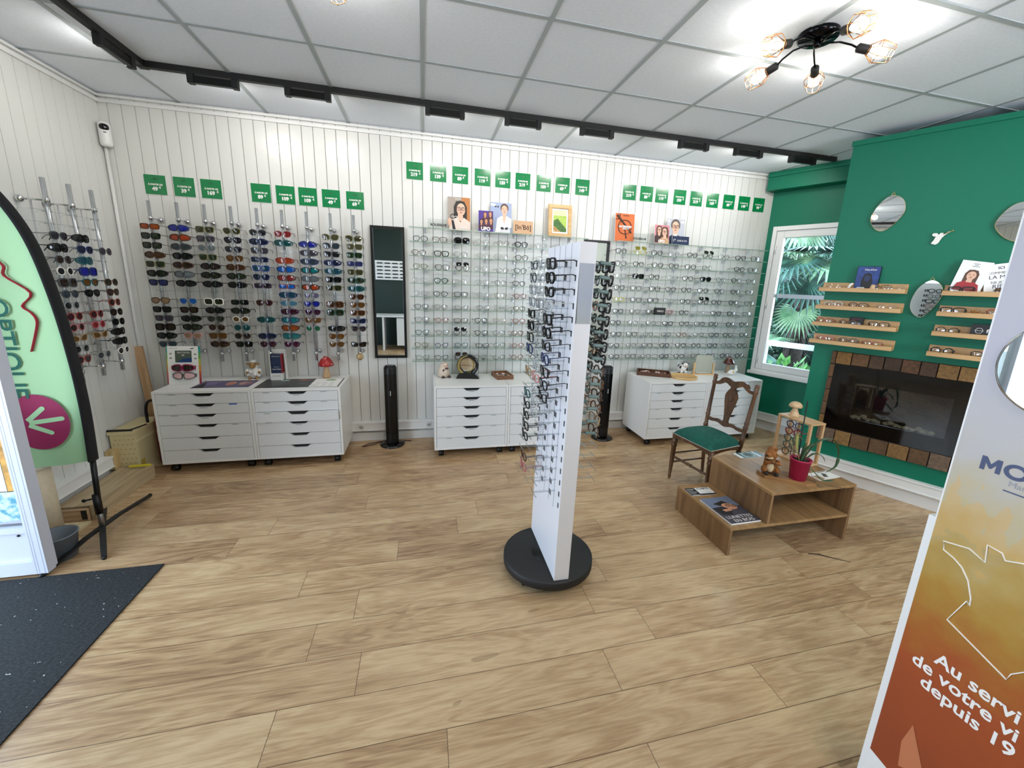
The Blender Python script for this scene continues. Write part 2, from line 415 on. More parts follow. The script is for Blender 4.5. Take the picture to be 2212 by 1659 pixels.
# wall behind the camera, with a shop window
b = MB(); gd = mat('dark_green_wall', '05221b', .6)
for x0, x1, z0, z1 in ((XL - .1, 2.4, 0, H), (2.4, 3.8, 0, .5), (2.4, 3.8, 2.45, H)): b.box(gd, x0, x1, YF - .12, YF, z0, z1)
b.box(white_wall, 3.8, 6.8, YF - .12, YF, 0, H)
struct('wall_front', b)
b = MB()
for x0, x1, z0, z1 in ((2.4, 2.46, .5, 2.45), (3.74, 3.8, .5, 2.45), (2.4, 3.8, .5, .56), (2.4, 3.8, 2.39, 2.45)): b.box(white_pl, x0, x1, YF - .09, YF - .02, z0, z1)
w2 = struct('window_2', b)
b = MB(); b.box(pane, 2.46, 3.74, YF - .06, YF - .05, .56, 2.39); b.build('window_pane', w2)

b = MB()
for y0, y1, z0, z1 in ((-5.3, -5.24, .9, 2.2), (-3.66, -3.6, .9, 2.2), (-4.48, -4.42, .9, 2.2), (-5.3, -3.6, .9, .96), (-5.3, -3.6, 2.14, 2.2)): b.box(white_pl, XL - .09, XL - .02, y0, y1, z0, z1)
w3 = struct('window_3', b)
b = MB(); b.box(pane, XL - .06, XL - .05, -5.24, -3.66, .96, 2.14); b.build('window_pane', w3)

# window in the angled wall
b = MB(); ix0, ix1, iz0, iz1 = .175, .735, .763, 2.14
fr = white_pl
for x0, x1, z0, z1 in ((.06, .10, .645, 2.26), (.80, .85, .645, 2.26), (.10, .80, 2.215, 2.26), (.10, .80, .645, .69)): b.box(fr, x0, x1, -.022, .07, z0, z1, MG)
win = struct('window_1', b, bevel=.003)
b = MB()
for x0, x1, z0, z1 in ((.102, ix0, .692, 2.213), (ix1, .80, .692, 2.213), (ix0, ix1, iz1, 2.213), (ix0, ix1, .692, iz0)): b.box(fr, x0, x1, -.008, .05, z0, z1, MG)
sash = b.build('window_sash', win, .004)
b = MB(); b.box(fr, .035, .86, -.045, -.02, .63, .665, MG); b.build('window_sill', win, .004)
for z in (.80, 1.42, 2.02):
    b = MB(); b.tube(fr, [(.112, -.016, z - .04), (.112, -.016, z + .04)], .008, 8, M=MG); b.build('hinge', sash)
b = MB(); b.box(pane, ix0, ix1, .018, .024, iz0, iz1, MG); b.build('window_pane', sash)
b = MB(); b.box(mat('aluminium_bar', 'b3b8bf', .4, metal=.4), ix0, ix1, .06, .09, 1.505, 1.548, MG); b.build('window_bar', win)
blue_rail = mat('pale_painted_rail', 'bfd0e6', .5)
# skirting, cable trunking, cornice
def trunk(x0, x1, M, name, hb=.083):
    b = MB(); b.box(white_pl, x0, x1, -.016, 0, 0, hb, M); b.box(white_pl, x0, x1, -.05, 0, .115, .198, M)
    b.box(white_pl, x0, x1, -.056, -.048, .185, .2, M); b.box(white_pl, x0, x1, -.056, -.048, .113, .124, M)
    return struct(name, b, bevel=.002)
trunk(XL, 3.68, None, 'baseboard_back'); trunk(-.0, .88, MG, 'baseboard_right', .112); trunk(-.475, 1.55, MBR, 'baseboard_chimney', .112); trunk(-1.58, -.56, ML, 'baseboard_left')
b = MB(); b.box(white_pl, XL, 3.70, -.014, 0, 2.735, 2.76); b.box(white_pl, XL, 3.70, -.02, 0, 2.772, 2.788)
b.box(white_pl, -1.6, 0, -.014, 0, 2.735, 2.76, ML); b.box(white_pl, -1.6, 0, -.02, 0, 2.772, 2.788, ML)
struct('trim_4', b, bevel=.002)
b = MB(); b.tube(white_pl, [(XL + .02, -.02, 2.43), (XL + .02, -.02, .25)], .011, 8); struct('trim_5', b)
# ------------------------------------------------------------------ ceiling fittings
t = thing('track_light_rail', 'long black L-shaped lighting track fixed under the ceiling tiles', 'track light', (-1.67, -.66, H))
b = MB(); b.box(black_m, -.018, 5.37, -.018, .018, -.036, 0); b.build('rail', t, .002)
b = MB(); b.box(black_m, -.018, .018, -3.6, -.018, -.036, 0); b.build('rail', t, .002)
b = MB(); b.box(black_m, -.024, .024, -.024, .024, -.038, 0); b.build('corner_joint', t)
led = mat('led_strip', 'ffffff', .5, emit='fff3df', estr=1.5)
def head(x, y, rz, label):
    t = thing('track_spotlight', label, 'spotlight', (x, y, H - .036), rz, 'spotlights on the ceiling track')
    for q in (-.14, .105): b = MB(); b.box(black_m, q, q + .035, -.02, .02, -.055, 0); b.build('end_block', t, .002)
    b = MB(); b.box(black, -.105, .105, -.017, .012, -.052, -.01); bar = b.build('lamp_bar', t, .002)
    b = MB(); b.box(led, -.095, .095, .0125, .0135, -.046, -.018); b.build('lens', bar)
    l = bpy.data.lights.new('spot_light', 'AREA'); l.shape = 'RECTANGLE'; l.size = .19; l.size_y = .03; l.energy = 2.6; l.color = (1., .96, .9)
    lo = bpy.data.objects.new('spot_light', l); COL.objects.link(lo); lo.parent = t
    lo.location = (0, .02, -.034); lo.rotation_euler = (math.radians(38), 0, 0)
hx = [-1.295, -.745, .155, .734, 1.333, 2.206, 2.751, 3.331]
names = ['nearest the left corner of the back track', 'above the fourth sunglasses rod', 'above the first row of 219 euro cards', 'above the framed field picture', 'above the rotating white stand', 'above the couple poster', 'second from the window end of the track', 'last at the window end of the track']
for x, n in zip(hx, names): head(x, -.66, 0, 'black bar spotlight ' + n)
head(-1.67, -.90, PI / 2, 'black bar spotlight on the short arm of the track facing left wall')

rose = mat('copper_wire', 'c98a55', .25, metal=1.)
bulb_m = mat('lit_bulb', 'ffffff', .4, emit='ffeecb', estr=5)
blk_ch = mat('black_chrome', '15151a', .1, metal=.8)
def ceiling_lamp(x, y, a0, label, E=1.15):
    t = thing('ceiling_lamp', label, 'ceiling lamp', (x, y, H), 0, 'five-arm ceiling lamps')
    b = MB(); b.lathe(blk_ch, [(.088, 0), (.09, -.004), (.088, -.022), (.08, -.028)], seg=32); b.lathe(blk_ch, [(.014, -.028), (.016, -.05), (.01, -.06)]); b.build('ceiling_plate', t)
    for k in range(5):
        a = math.radians(a0 + 72 * k); M = RZ(a)
        pts = [(.0, 0, -.05), (.05, .012, -.038), (.10, .012, -.040), (.15, .006, -.06), (.175, 0, -.078)]
        b = MB(); b.tube(blk_ch, pts, .0045, 8, M=M); arm = b.build('lamp_arm', t)
        M2 = M @ T((.175, 0, -.078)) @ RY(math.radians(90 + 16))
        b = MB(); b.lathe(black_m, [(.010, -.006), (.019, 0), (.019, .05), (.016, .052)], M=M2, seg=18); b.build('socket', arm)
        b = MB(); b.lathe(bulb_m, [(.012, .05), (.016, .06), (.026, .085), (.028, .10), (.022, .118), (.008, .128)], M=M2, seg=16); b.build('bulb', arm)
        b = MB()
        for q in range(8):
            c, s_ = math.cos(q * PI / 4), math.sin(q * PI / 4)
            b.tube(rose, [(.02 * c, .02 * s_, .045), (.047 * c, .047 * s_, .085), (.036 * c, .036 * s_, .145)], .0016, 5, M=M2)
        for rad, z in ((.02, .045), (.047, .085), (.036, .145)): b.tube(rose, [(rad * math.cos(q * PI / 4), rad * math.sin(q * PI / 4), z) for q in range(8)], .0016, 5, True, M=M2)
        b.build('wire_cage', arm)
        l = bpy.data.lights.new('bulb_light', 'POINT'); l.energy = E; l.color = (1, .95, .86); l.shadow_soft_size = .03
        lo = bpy.data.objects.new('bulb_light', l); COL.objects.link(lo); lo.parent = t; lo.matrix_local = M2 @ T((0, 0, .16))
ceiling_lamp(1.87, -2.08, 42, 'black five-arm ceiling lamp with copper cages near the chimney wall')
ceiling_lamp(-.40, -2.19, 78, 'five-arm ceiling lamp at the top edge, one copper cage tip showing')
ceiling_lamp(3.6, -4.4, 20, 'unseen five-arm ceiling lamp added as fill over the shop window side', 13)  # this lamp and the next: unseen, added to brighten the ceiling and room
ceiling_lamp(.9, -4.7, 50, 'unseen five-arm ceiling lamp added as fill before the dark green wall', 12)

b = MB(); b.lathe(white_pl, [(.012, -.083), (.03, -.08), (.036, -.065), (.036, .065), (.03, .08), (.012, .083)], seg=20)
t = thing('security_camera', 'white pill-shaped security camera in the upper left corner', 'security camera', (XL + .045, -.045, 2.51), math.radians(30))
b.build('camera_body', t)
b = MB(); b.ball(black_g, (0, -.024, .045), (.028, .018, .028)); b.build('lens', t)
b = MB(); b.box(black, -.008, .008, -.0375, -.03, .006, .012); b.build('sensor', t)

# ------------------------------------------------------------------ eyewear
def outline(style):
    """right-hand lens outline around its own centre (x outward, z up), metres"""
    if style == 'round': return ell(0, 0, .0235, .0225, 18)
    if style == 'panto': return [(x * (1 + .18 * z / .022), z) for x, z in ell(0, 0, .0255, .0225, 18, 2.3)]
    if style == 'square': return [(x * (1 + .10 * z / .02), z) for x, z in ell(0, 0, .0270, .0222, 20, 3.8)]
    if style == 'rect': return ell(0, 0, .0280, .0190, 20, 4.2)
    if style == 'hex': return [(.0265 * math.cos(a), .0235 * math.sin(a)) for a in [i * PI / 3 for i in range(6)] for _ in (0,)]
    if style == 'cat': return [(x + (.006 * (z / .02) if z > 0 else 0), z + (.005 * x / .026 if z > 0 else 0)) for x, z in ell(0, 0, .0265, .0195, 20, 2.8)]
    if style == 'aviator': return [(x + .003 * z / .02, z * (1.0 if z > 0 else 1.2)) for x, z in ell(0, 0, .0275, .021, 20, 2.7)]
    if style == 'wrap': return [(x, z * (1 - .25 * x / .03)) for x, z in ell(0, 0, .0310, .0218, 20, 2.7)]
    if style == 'big': return [(x, z) for x, z in ell(0, 0, .030, .0255, 20, 3.2)]
EYE = {}
def eye_meshes(style, thick, tl=.135, bulge=.001):
    k = (style, thick, tl)
    if k in EYE: return EYE[k]
    gap = {'wrap': .0355, 'big': .0355, 'aviator': .0345}.get(style, .0325)
    curve = 3.6 if style == 'wrap' else 1.5
    yy = lambda x: curve * x * x
    out = outline(style); rw, rd = {'thin': (.0014, .0014), 'mid': (.0023, .0024), 'thick': (.0034, .0034)}[thick]
    d = mat('frame_default', '101010', .3); fm = MB()
    for sg in (-1, 1):
        n = len(out); vs = []
        for i, (x, z) in enumerate(out):
            L_ = math.hypot(x, z) or 1
            for k1, dy in ((-rw, -rd), (rw, -rd), (rw, rd), (-rw, rd)):
                px = sg * (gap + x + x / L_ * k1); pz = z + z / L_ * k1
                vs.append((px, yy(px) + dy, pz))
        fm.add(vs, [((i * 4 + q), (i * 4 + (q + 1) % 4), ((i + 1) % n * 4 + (q + 1) % 4), ((i + 1) % n * 4 + q)) for i in range(n) for q in range(4)], d)
        xm = max(x for x, z in out); zt = max(z for x, z in out) * .45
        hx_ = sg * (gap + xm + .004)
        fm.tube(d, [(sg * (gap + xm - .001), yy(gap + xm), zt), (hx_, yy(gap + xm) + .003, zt)], max(rw, .0016), 4)
    xi = gap - max(x for x, z in out) + .001
    fm.tube(d, [(-xi, 0, .006), (-xi * .5, -.001, .010), (xi * .5, -.001, .010), (xi, 0, .006)], max(rw * .9, .0011), 4)
    frame = fm.mesh('eyewear_frame')
    lenses = []
    for sg in (-1, 1):
        lm = MB(); n = len(out); vs = []
        for sc in (1., .55):
            for x, z in out: px = sg * (gap + x * sc); vs.append((px, yy(px) - bulge * (1 - sc) * 2.2, z * sc))
        vs.append((sg * gap, yy(gap) - bulge * 2.2, 0))
        fs = [(i, (i + 1) % n, n + (i + 1) % n, n + i) for i in range(n)] + [(n + i, n + (i + 1) % n, 2 * n) for i in range(n)]
        lm.add(vs, [ff if sg > 0 else ff[::-1] for ff in fs], d, True); lenses.append(lm.mesh('lens'))
    temples = []
    for sg in (-1, 1):
        tm = MB(); x0 = gap + xm + .004; y0 = yy(gap + xm) + .003
        tr = {'thin': .0013, 'mid': .0020, 'thick': .0028}[thick]
        pts = [(sg * x0, y0, zt), (sg * (x0 + .001), y0 + tl * .4, zt), (sg * (x0 - .001), tl * .76, zt - .001), (sg * (x0 - .003), tl * .88, zt - .010), (sg * (x0 - .005), tl, zt - .03)]
        tm.tube(d, pts, [tr * 1.3, tr, tr, tr, tr * .9], 4); temples.append(tm.mesh('temple'))
    EYE[k] = (frame, lenses, temples, gap, zt, x0)
    return EYE[k]
def slotmat(o, m):
    o.material_slots[0].link = 'OBJECT'; o.material_slots[0].material = m
def eyewear(kind, style, thick, fm, lm, M, label, group, tl=.135, flip=None, sleeve=None, tm=None):
    frame, lens, temples, gap, zt, x0 = eye_meshes(style, thick, tl)
    o = bpy.data.objects.new(kind, frame); COL.objects.link(o); o.matrix_world = M; slotmat(o, fm)
    tag(o, label, kind, group)
    for q in (0, 1):
        if lm is not None: slotmat(link('lens', lens[q], o), lm)
        slotmat(link('temple', temples[q], o), tm or fm)
        if flip is not None: slotmat(link('flip_lens', lens[q], o, T((0, -.012, .036)) @ RX(math.radians(-35))), flip)
        if sleeve is not None:
            b = MB(); sg = (-1, 1)[q]; b.tube(sleeve, [(sg * (x0 + .0005), .025, zt - .002), (sg * (x0 + .001), .075, zt - .002)], .008, 6, flat=1.); b.build('temple_sleeve', o)
    return o
FR = {}
def fcol(c, rough=.4, metal=0.): return mat('frame_' + c, c, rough, metal, .3)
def lcol(c): return mat('tinted_lens_' + c, ''.join('%02x' % int(int(c[i:i+2], 16) * .82) for i in (0, 2, 4)), .06, spec=.6, coat=.15)
CN = {'black': '0b0b0c', 'grey': '4a4d50', 'silver': '8d9194', 'brown': '4a2f1d', 'olive': '6a6740', 'red': '8a3a30', 'teal': '23555a', 'navy': '23305c', 'green': '1d4a38', 'tortoise': '6b4220',
      'yellow': 'c9c23a', 'orange': 'c4501a', 'clear': 'b9bdbd', 'white': 'ece9e2', 'pink': 'c98a8a', 'purple': '4a2a55', 'blue': '2a4aa8', 'beige': 'a08664', 'rose': 'b5656b'}
LC = {'orange': 'a8480c', 'dark green': '232a1c', 'brown': '48290f', 'blue': '1c22a0', 'grey': '3c4446', 'dark grey': '1a1c1e', 'black': '0c0d0e', 'tan': 'a08468', 'mauve grey': '463f4c', 'dark brown': '2c1c14',
      'red orange': 'b0401c', 'bright blue': '0c62c8', 'olive': '3d3c24', 'silver': '727c82', 'green': '25351d', 'dark purple': '28222e', 'amber': '6b4312', 'teal': '0f4a4c', 'navy': '141c3a', 'maroon': '3e1420', 'purple': '3a1430',
      'red': '8e2a2c', 'blue teal': '1a4a60', 'light blue': '4d86a8', 'turquoise': '0f7f86', 'magenta': '500f30', 'emerald': '0d6a48', 'lilac': '6c6484', 'gold brown': '6a4a20', 'smoke blue': '34424c', 'violet': '34386e', 'light olive': '55543a'}

# ------------------------------------------------------------------ sunglasses rods
def rod(x, y, rz, label, slots=14):
    t = thing('display_rod', label, 'display rod', (x, y, 0), rz, 'wall rods for sunglasses')
    b = MB(); b.tube(hook_rod, [(0, 0, .825), (0, 0, 2.06)], .0115, 12); b.tube(alu, [(0, .006, .826), (0, .006, 2.059)], .0075, 8); b.build('tube', t)
    for z in (1.935, .89):
        b = MB(); b.ball(chrome, (0, .128, z), .021, 14, 9); b.tube(chrome, [(0, .125, z), (0, .0, z)], .0055, 8); b.tube(chrome, [(0, 0, z - .012), (0, 0, z + .012)], .016, 12); b.build('wall_mount', t)
    b = MB(); b.tube(alu, [(.0, .075, .89), (.0, .075, 1.93)], .003, 6); b.build('locking_bar', t)
    for k in range(slots):
        link('hook', HOOK, t, T((0, 0, 1.872 - .0692 * k)))
    return t
hook_rod = clear('acrylic_rod', 'f0f2f4', .7, .12)
b = MB(); b.box(hookm, -.006, .006, -.016, .03, -.004, .004); b.tube(hookm, [(-.062, .05, .006), (-.05, .03, .006), (.05, .03, .006), (.062, .05, .006)], .0022, 4)
b.tube(hookm, [(-.062, .05, .006), (-.062, .10, .006), (-.062, .105, -.008)], .0016, 4); b.tube(hookm, [(.062, .05, .006), (.062, .10, .006), (.062, .105, -.008)], .0016, 4); HOOK = b.mesh('hook')
B_, G_ = 'black', 'grey'
# (frame, lens, style) from the top; None = empty hook
R = [
 [('brown', 'orange', 'rect'), (B_, 'dark green', 'square'), (B_, 'dark green', 'square'), ('brown', 'brown', 'wrap'), ('olive', 'dark green', 'square'), (B_, 'dark green', 'wrap'), (B_, 'violet', 'square'), None, ('brown', 'tan', 'panto'), (B_, 'black', 'square'), (G_, 'mauve grey', 'square'), (B_, 'dark brown', 'big'), (B_, 'black', 'wrap'), (G_, 'smoke blue', 'panto')],
 [('navy', 'blue', 'wrap'), ('brown', 'red orange', 'wrap'), (G_, 'grey', 'wrap'), (B_, 'black', 'wrap'), ('brown', 'dark brown', 'wrap'), (G_, 'silver', 'wrap'), (B_, 'dark grey', 'wrap'), None, ('silver', 'bright blue', 'panto'), (B_, 'dark brown', 'square'), (B_, 'black', 'wrap'), (B_, 'dark green', 'wrap'), ('pink', 'tan', 'panto'), None],
 [('olive', 'olive', 'square'), (G_, 'mauve grey', 'square'), ('silver', 'silver', 'panto'), ('olive', 'green', 'square'), (B_, 'dark brown', 'wrap'), (B_, 'dark green', 'wrap'), (B_, 'dark grey', 'wrap'), None, ('white', 'dark green', 'big'), (B_, 'black', 'wrap'), (G_, 'dark green', 'panto'), ('brown', 'dark brown', 'round'), ('tortoise', 'amber', 'square'), ('brown', 'dark brown', 'wrap')],
 [('olive', 'olive', 'panto'), (B_, 'dark purple', 'panto'), (G_, 'dark purple', 'panto'), ('brown', 'amber', 'panto'), ('brown', 'brown', 'wrap'), (B_, 'green', 'wrap'), (B_, 'black', 'wrap'), None, (B_, 'black', 'rect'), (B_, 'dark green', 'wrap'), ('white', 'gold brown', 'round'), ('teal', 'teal', 'round'), ('brown', 'dark grey', 'round'), (B_, 'black', 'square')],
 [(G_, 'dark grey', 'panto'), ('navy', 'navy', 'wrap'), (G_, 'mauve grey', 'square'), ('navy', 'navy', 'rect'), ('blue', 'blue teal', 'square'), ('navy', 'navy', 'panto'), ('purple', 'dark purple', 'rect'), None, ('brown', 'maroon', 'panto'), None, ('teal', 'teal', 'wrap'), None, ('navy', 'navy', 'wrap'), ('purple', 'maroon', 'panto')],
 [('red', 'red', 'panto'), ('teal', 'teal', 'wrap'), None, ('red', 'red orange', 'wrap'), ('navy', 'bright blue', 'wrap'), ('brown', 'red', 'wrap'), ('red', 'bright blue', 'rect'), ('navy', 'blue teal', 'wrap'), ('silver', 'light blue', 'wrap'), ('purple', 'maroon', 'wrap'), ('navy', 'turquoise', 'wrap'), ('brown', 'orange', 'wrap'), ('teal', 'turquoise', 'wrap'), ('purple', 'magenta', 'panto')],
 [None, ('navy', 'blue', 'wrap'), (G_, 'mauve grey', 'wrap'), ('navy', 'smoke blue', 'wrap'), (B_, 'turquoise', 'wrap'), (G_, 'silver', 'wrap'), (B_, 'red orange', 'wrap'), ('silver', 'lilac', 'panto'), ('navy', 'blue', 'panto'), ('purple', 'purple', 'panto'), ('tortoise', 'gold brown', 'cat'), ('silver', 'emerald', 'round'), None, None],
 [('olive', 'light olive', 'aviator'), (G_, 'smoke blue', 'aviator'), (G_, 'dark grey', 'square'), ('navy', 'navy', 'wrap'), ('teal', 'blue teal', 'wrap'), (B_, 'black', 'square'), ('olive', 'dark green', 'square'), None, ('brown', 'brown', 'big'), ('green', 'dark green', 'big'), None, (B_, 'dark grey', 'wrap'), ('tortoise', 'amber', 'panto'), ('tortoise', 'gold brown', 'panto')],
 [('olive', 'olive', 'aviator'), ('olive', 'light olive', 'square'), ('green', 'green', 'square'), ('navy', 'violet', 'rect'), ('olive', 'olive', 'square'), ('green', 'dark green', 'wrap'), ('teal', 'teal', 'wrap'), ('brown', 'brown', 'panto'), ('brown', 'amber', 'panto'), ('tortoise', 'brown', 'square'), ('navy', 'navy', 'cat'), (G_, 'dark purple', 'panto'), None, (B_, 'dark brown', 'cat')]]
for i, col in enumerate(R):
    x = -2.022 + .1805 * i
    rod(x, -.14, 0, f'clear display rod, {ORD[i]} of the nine from the left on the back wall')
    n = 0
    for k, it in enumerate(col):
        if not it: continue
        fc, lc, st = it; n += 1
        eyewear('sunglasses', st, 'thick' if st in ('wrap', 'big', 'cat') else 'mid', fcol(CN[fc]), lcol(LC[lc]), T((x + random.uniform(-.004, .004), -.168, 1.872 - .0692 * k)) @ RZ(random.uniform(-.04, .04)) @ RX(random.uniform(-.05, .08)),
                f'{lc} lens sunglasses, {ORD[n-1]} down on the {ORD[i]} rod of the back wall', 'sunglasses on the back wall rods')
LR = [
 {2: (G_, 'dark purple', 'panto'), 3: (B_, 'black', 'wrap'), 4: (G_, 'dark brown', 'round'), 5: ('white', 'dark grey', 'round'), 6: (G_, 'dark brown', 'big'), 7: (G_, 'smoke blue', 'round'), 8: ('silver', 'dark grey', 'round'), 9: ('red', 'maroon', 'round'), 10: ('rose', 'dark brown', 'round'), 11: ('beige', 'gold brown', 'cat'), 12: ('silver', 'dark grey', 'round'), 13: ('red', 'dark purple', 'panto')},
 {2: (B_, 'black', 'wrap'), 3: ('navy', 'navy', 'panto'), 4: ('teal', 'blue teal', 'wrap'), 5: ('navy', 'blue', 'big'), 6: ('teal', 'amber', 'panto'), 7: (B_, 'black', 'panto'), 9: ('red', 'maroon', 'round'), 10: ('rose', 'red', 'round'), 11: ('beige', 'gold brown', 'cat'), 13: ('silver', 'grey', 'round')},
 {3: (G_, 'mauve grey', 'round'), 6: ('brown', 'dark green', 'round'), 7: ('brown', 'dark brown', 'panto'), 8: ('red', 'dark brown', 'round'), 9: (B_, 'dark brown', 'round'), 10: (B_, 'black', 'round'), 11: (B_, 'black', 'wrap'), 12: (B_, 'black', 'wrap'), 13: ('white', 'dark grey', 'round')}]
for i, (y, col) in enumerate(zip((-.815, -.63, -.445), LR)):
    rod(-2.18, y, PI / 2, ['display rod on the left wall nearest the green flag', 'middle display rod of the three on the left wall', 'display rod on the left wall nearest the corner'][i])
    for n, k in enumerate(sorted(col)):
        fc, lc, st = col[k]
        eyewear('sunglasses', st, 'thick' if st in ('wrap', 'big') else 'mid', fcol(CN[fc]), lcol(LC[lc]), T((-2.152, y + random.uniform(-.004, .004), 1.872 - .0692 * k)) @ RZ(PI / 2 + random.uniform(-.05, .05)),
                f'{lc} lens sunglasses, {ORD[n]} down on the left wall rod {["by the flag", "in the middle", "by the corner"][i]}', 'sunglasses on the left wall rods', tm=fcol(CN['teal']) if (i, k) in ((1, 4), (1, 6), (2, 3)) else None)
b = MB(); orn = mat('gold_ornament', 'a8864a', .3, metal=.6); b.tube(orn, [(.026 * math.cos(a), 0, .03 * math.sin(a)) for a in [i * PI / 8 for i in range(16)]], .004, 6, True); b.ball(mat('amber_bead', 'b89b6a', .2), (0, 0, 0), (.019, .006, .022))
b.tube(orn, [(0, 0, .03), (0, .0, .055)], .0015, 5)
solo('hanging_ornament', b, 'small round golden ornament hanging from the last rod by the mirror', 'ornament', (-.578, -.155, .86))
# ------------------------------------------------------------------ price cards
faint = mat('card_dark_print', '0a6437', .3)
def card(x, z, price, label, group):
    b = MB(); b.box(white_pl, -.073, .073, -.002, 0, -.073, .073); b.box(card_green, -.071, .071, -.0028, -.001, -.071, .071)
    b.flat(faint, [(-.02, .04), (0, .033), (.02, .04), (.012, .05), (-.012, .05)], -.0032)
    b.text(paper, 'À PARTIR DE', .0165, 0, -.004, -.0034, bold=.0008)
    b.text(paper, price, .037, -.006, -.042, -.0034, bold=.0018)
    w = {2: .030, 3: .044}[len(price)]
    b.text(paper, '€', .02, w - .002, -.026, -.0034, bold=.001)
    solo('price_card', b, label, 'price card', (x, -.001, z), 0, group)
rows = [('left row over the sunglasses rods', 2.197, [(-2.027, '49'), (-1.835, '39'), (-1.65, '169'), (-1.297, '89'), (-1.116, '109'), (-.947, '109'), (-.767, '49'), (-.576, '69')]),
        ('middle row', 2.481, [(-.075, '219'), (.126, '139'), (.32, '89'), (.521, '119'), (.709, '159'), (.898, '219'), (1.101, '109'), (1.287, '69'), (1.489, '149')]),
        ('right row by the window', 2.479, [(1.988, '219'), (2.177, '89'), (2.349, '119'), (2.555, '159'), (2.75, '219'), (2.945, '169'), (3.146, '69'), (3.336, '149'), (3.524, '99')])]
for rn, z, cs in rows:
    for i, (x, p) in enumerate(cs): card(x, z, p, f'green {p} euro price card, {ORD[i]} from left in the {rn}', 'green price cards on the panelled wall')

# ------------------------------------------------------------------ glass wall shelves
def glass_shelf(x0, x1, z, label):
    t = thing('glass_shelf', label, 'shelf', ((x0 + x1) / 2, 0, z), 0, 'clear glass shelves on the back wall')
    w = (x1 - x0) / 2
    b = MB(); b.box(sheet, -w, w, -.155, -.02, -.006, 0); b.box(edge, -w, w, -.1565, -.155, -.006, 0); b.box(edge, w, w + .0012, -.155, -.02, -.006, 0); b.build('pane', t)
    for q in (-.5, .5): link('bracket', BRK, t, T((q * w, 0, 0)))
b = MB(); b.tube(alu, [(0, 0, -.016), (0, -.06, -.012)], .0055, 8); b.box(alu, -.008, .008, -.04, -.001, -.030, .010); b.box(alu, -.006, .006, -.06, -.03, .0005, .006); BRK = b.mesh('bracket')
UN = [(-.13, .412, 'left glass display'), (.428, .972, 'middle glass display'), (.985, 1.53, 'glass display behind the white stand'), (1.83, 2.418, 'window side glass display, left part'), (2.424, 3.012, 'window side glass display, centre part'), (3.018, 3.606, 'window side glass display, right part')]
ZS = [2.0 - .1186 * k for k in range(11)]
for x0, x1, n in UN:
    for k, z in enumerate(ZS): glass_shelf(x0, x1, z, f'clear glass shelf, {ORD[k]} from the top of the {n}')
hh = {'round': .0225, 'panto': .0225, 'square': .0222, 'rect': .019, 'hex': .0205, 'cat': .0205, 'aviator': .0255, 'big': .0255, 'wrap': .0195}
def on_shelf(x, k, fc, st, th, label, group, lens=None, flip=None, rz=0.):
    M = T((x, -.118 + random.uniform(-.006, .006), ZS[k] + hh[st] + .003)) @ RZ(rz)
    kind = 'sunglasses' if lens else 'eyeglasses'
    eyewear(kind, st, th, fcol(CN[fc]), lcol(LC[lens]) if lens else lens_clear, M, label, group, flip=lcol(LC[flip]) if flip else None)
G1 = [ # left display: rows x three columns: frame, style, thickness, (lens / flip)
 [('black', 'panto', 'mid'), ('brown', 'square', 'mid'), ('black', 'big', 'thick', 'black')], [('brown', 'panto', 'mid'), ('black', 'square', 'thick'), ('grey', 'panto', 'thin')], [('olive', 'panto', 'mid'), ('black', 'square', 'mid'), ('brown', 'panto', 'mid', None, 'black')],
 [('silver', 'round', 'thin'), ('green', 'panto', 'thick'), ('silver', 'rect', 'thin')], [('silver', 'panto', 'thin'), ('black', 'panto', 'mid'), ('black', 'square', 'mid')], [('grey', 'panto', 'mid'), ('brown', 'panto', 'thin'), ('black', 'cat', 'thin')],
 [('black', 'square', 'thin'), ('red', 'hex', 'mid'), ('brown', 'rect', 'mid')], [('teal', 'panto', 'mid'), ('black', 'panto', 'thin'), ('grey', 'panto', 'mid', None, 'black')], [('olive', 'panto', 'mid'), ('navy', 'hex', 'mid'), ('teal', 'panto', 'mid')], [('green', 'panto', 'thin'), ('grey', 'panto', 'mid'), ('brown', 'panto', 'mid', None, 'dark brown')]]
G2 = [[('silver', 'panto', 'thin'), ('olive', 'round', 'thin'), ('black', 'panto', 'thick')], [('silver', 'panto', 'thin'), ('silver', 'square', 'thin'), ('black', 'panto', 'mid')], [('silver', 'panto', 'thin'), ('grey', 'hex', 'thin'), ('black', 'panto', 'mid')], [('silver', 'panto', 'thin'), ('black', 'round', 'thin'), ('black', 'panto', 'mid')],
 [('silver', 'panto', 'thin'), ('olive', 'panto', 'thin'), ('red', 'panto', 'mid')], [('black', 'panto', 'thin'), None, ('olive', 'panto', 'mid')], [('black', 'panto', 'mid'), ('beige', 'panto', 'thin'), ('red', 'panto', 'mid')], [('black', 'panto', 'mid'), ('grey', 'panto', 'thin'), ('tortoise', 'panto', 'mid')], [('black', 'rect', 'mid'), ('green', 'panto', 'thin'), ('red', 'hex', 'mid')], [('green', 'panto', 'thin'), ('green', 'cat', 'thin'), ('tortoise', 'round', 'mid')]]
G3 = [[('silver', 'panto', 'thin'), ('silver', 'panto', 'thin')]] + [[('silver', 'panto', 'thin')] if i < 5 else [('black', 'panto', 'mid')] for i in range(9)]
BK = ('black', 'panto', 'mid'); BT_ = ('black', 'panto', 'thin'); SI = ('silver', 'panto', 'thin'); GR = ('grey', 'square', 'mid'); BS = ('black', 'square', 'mid')
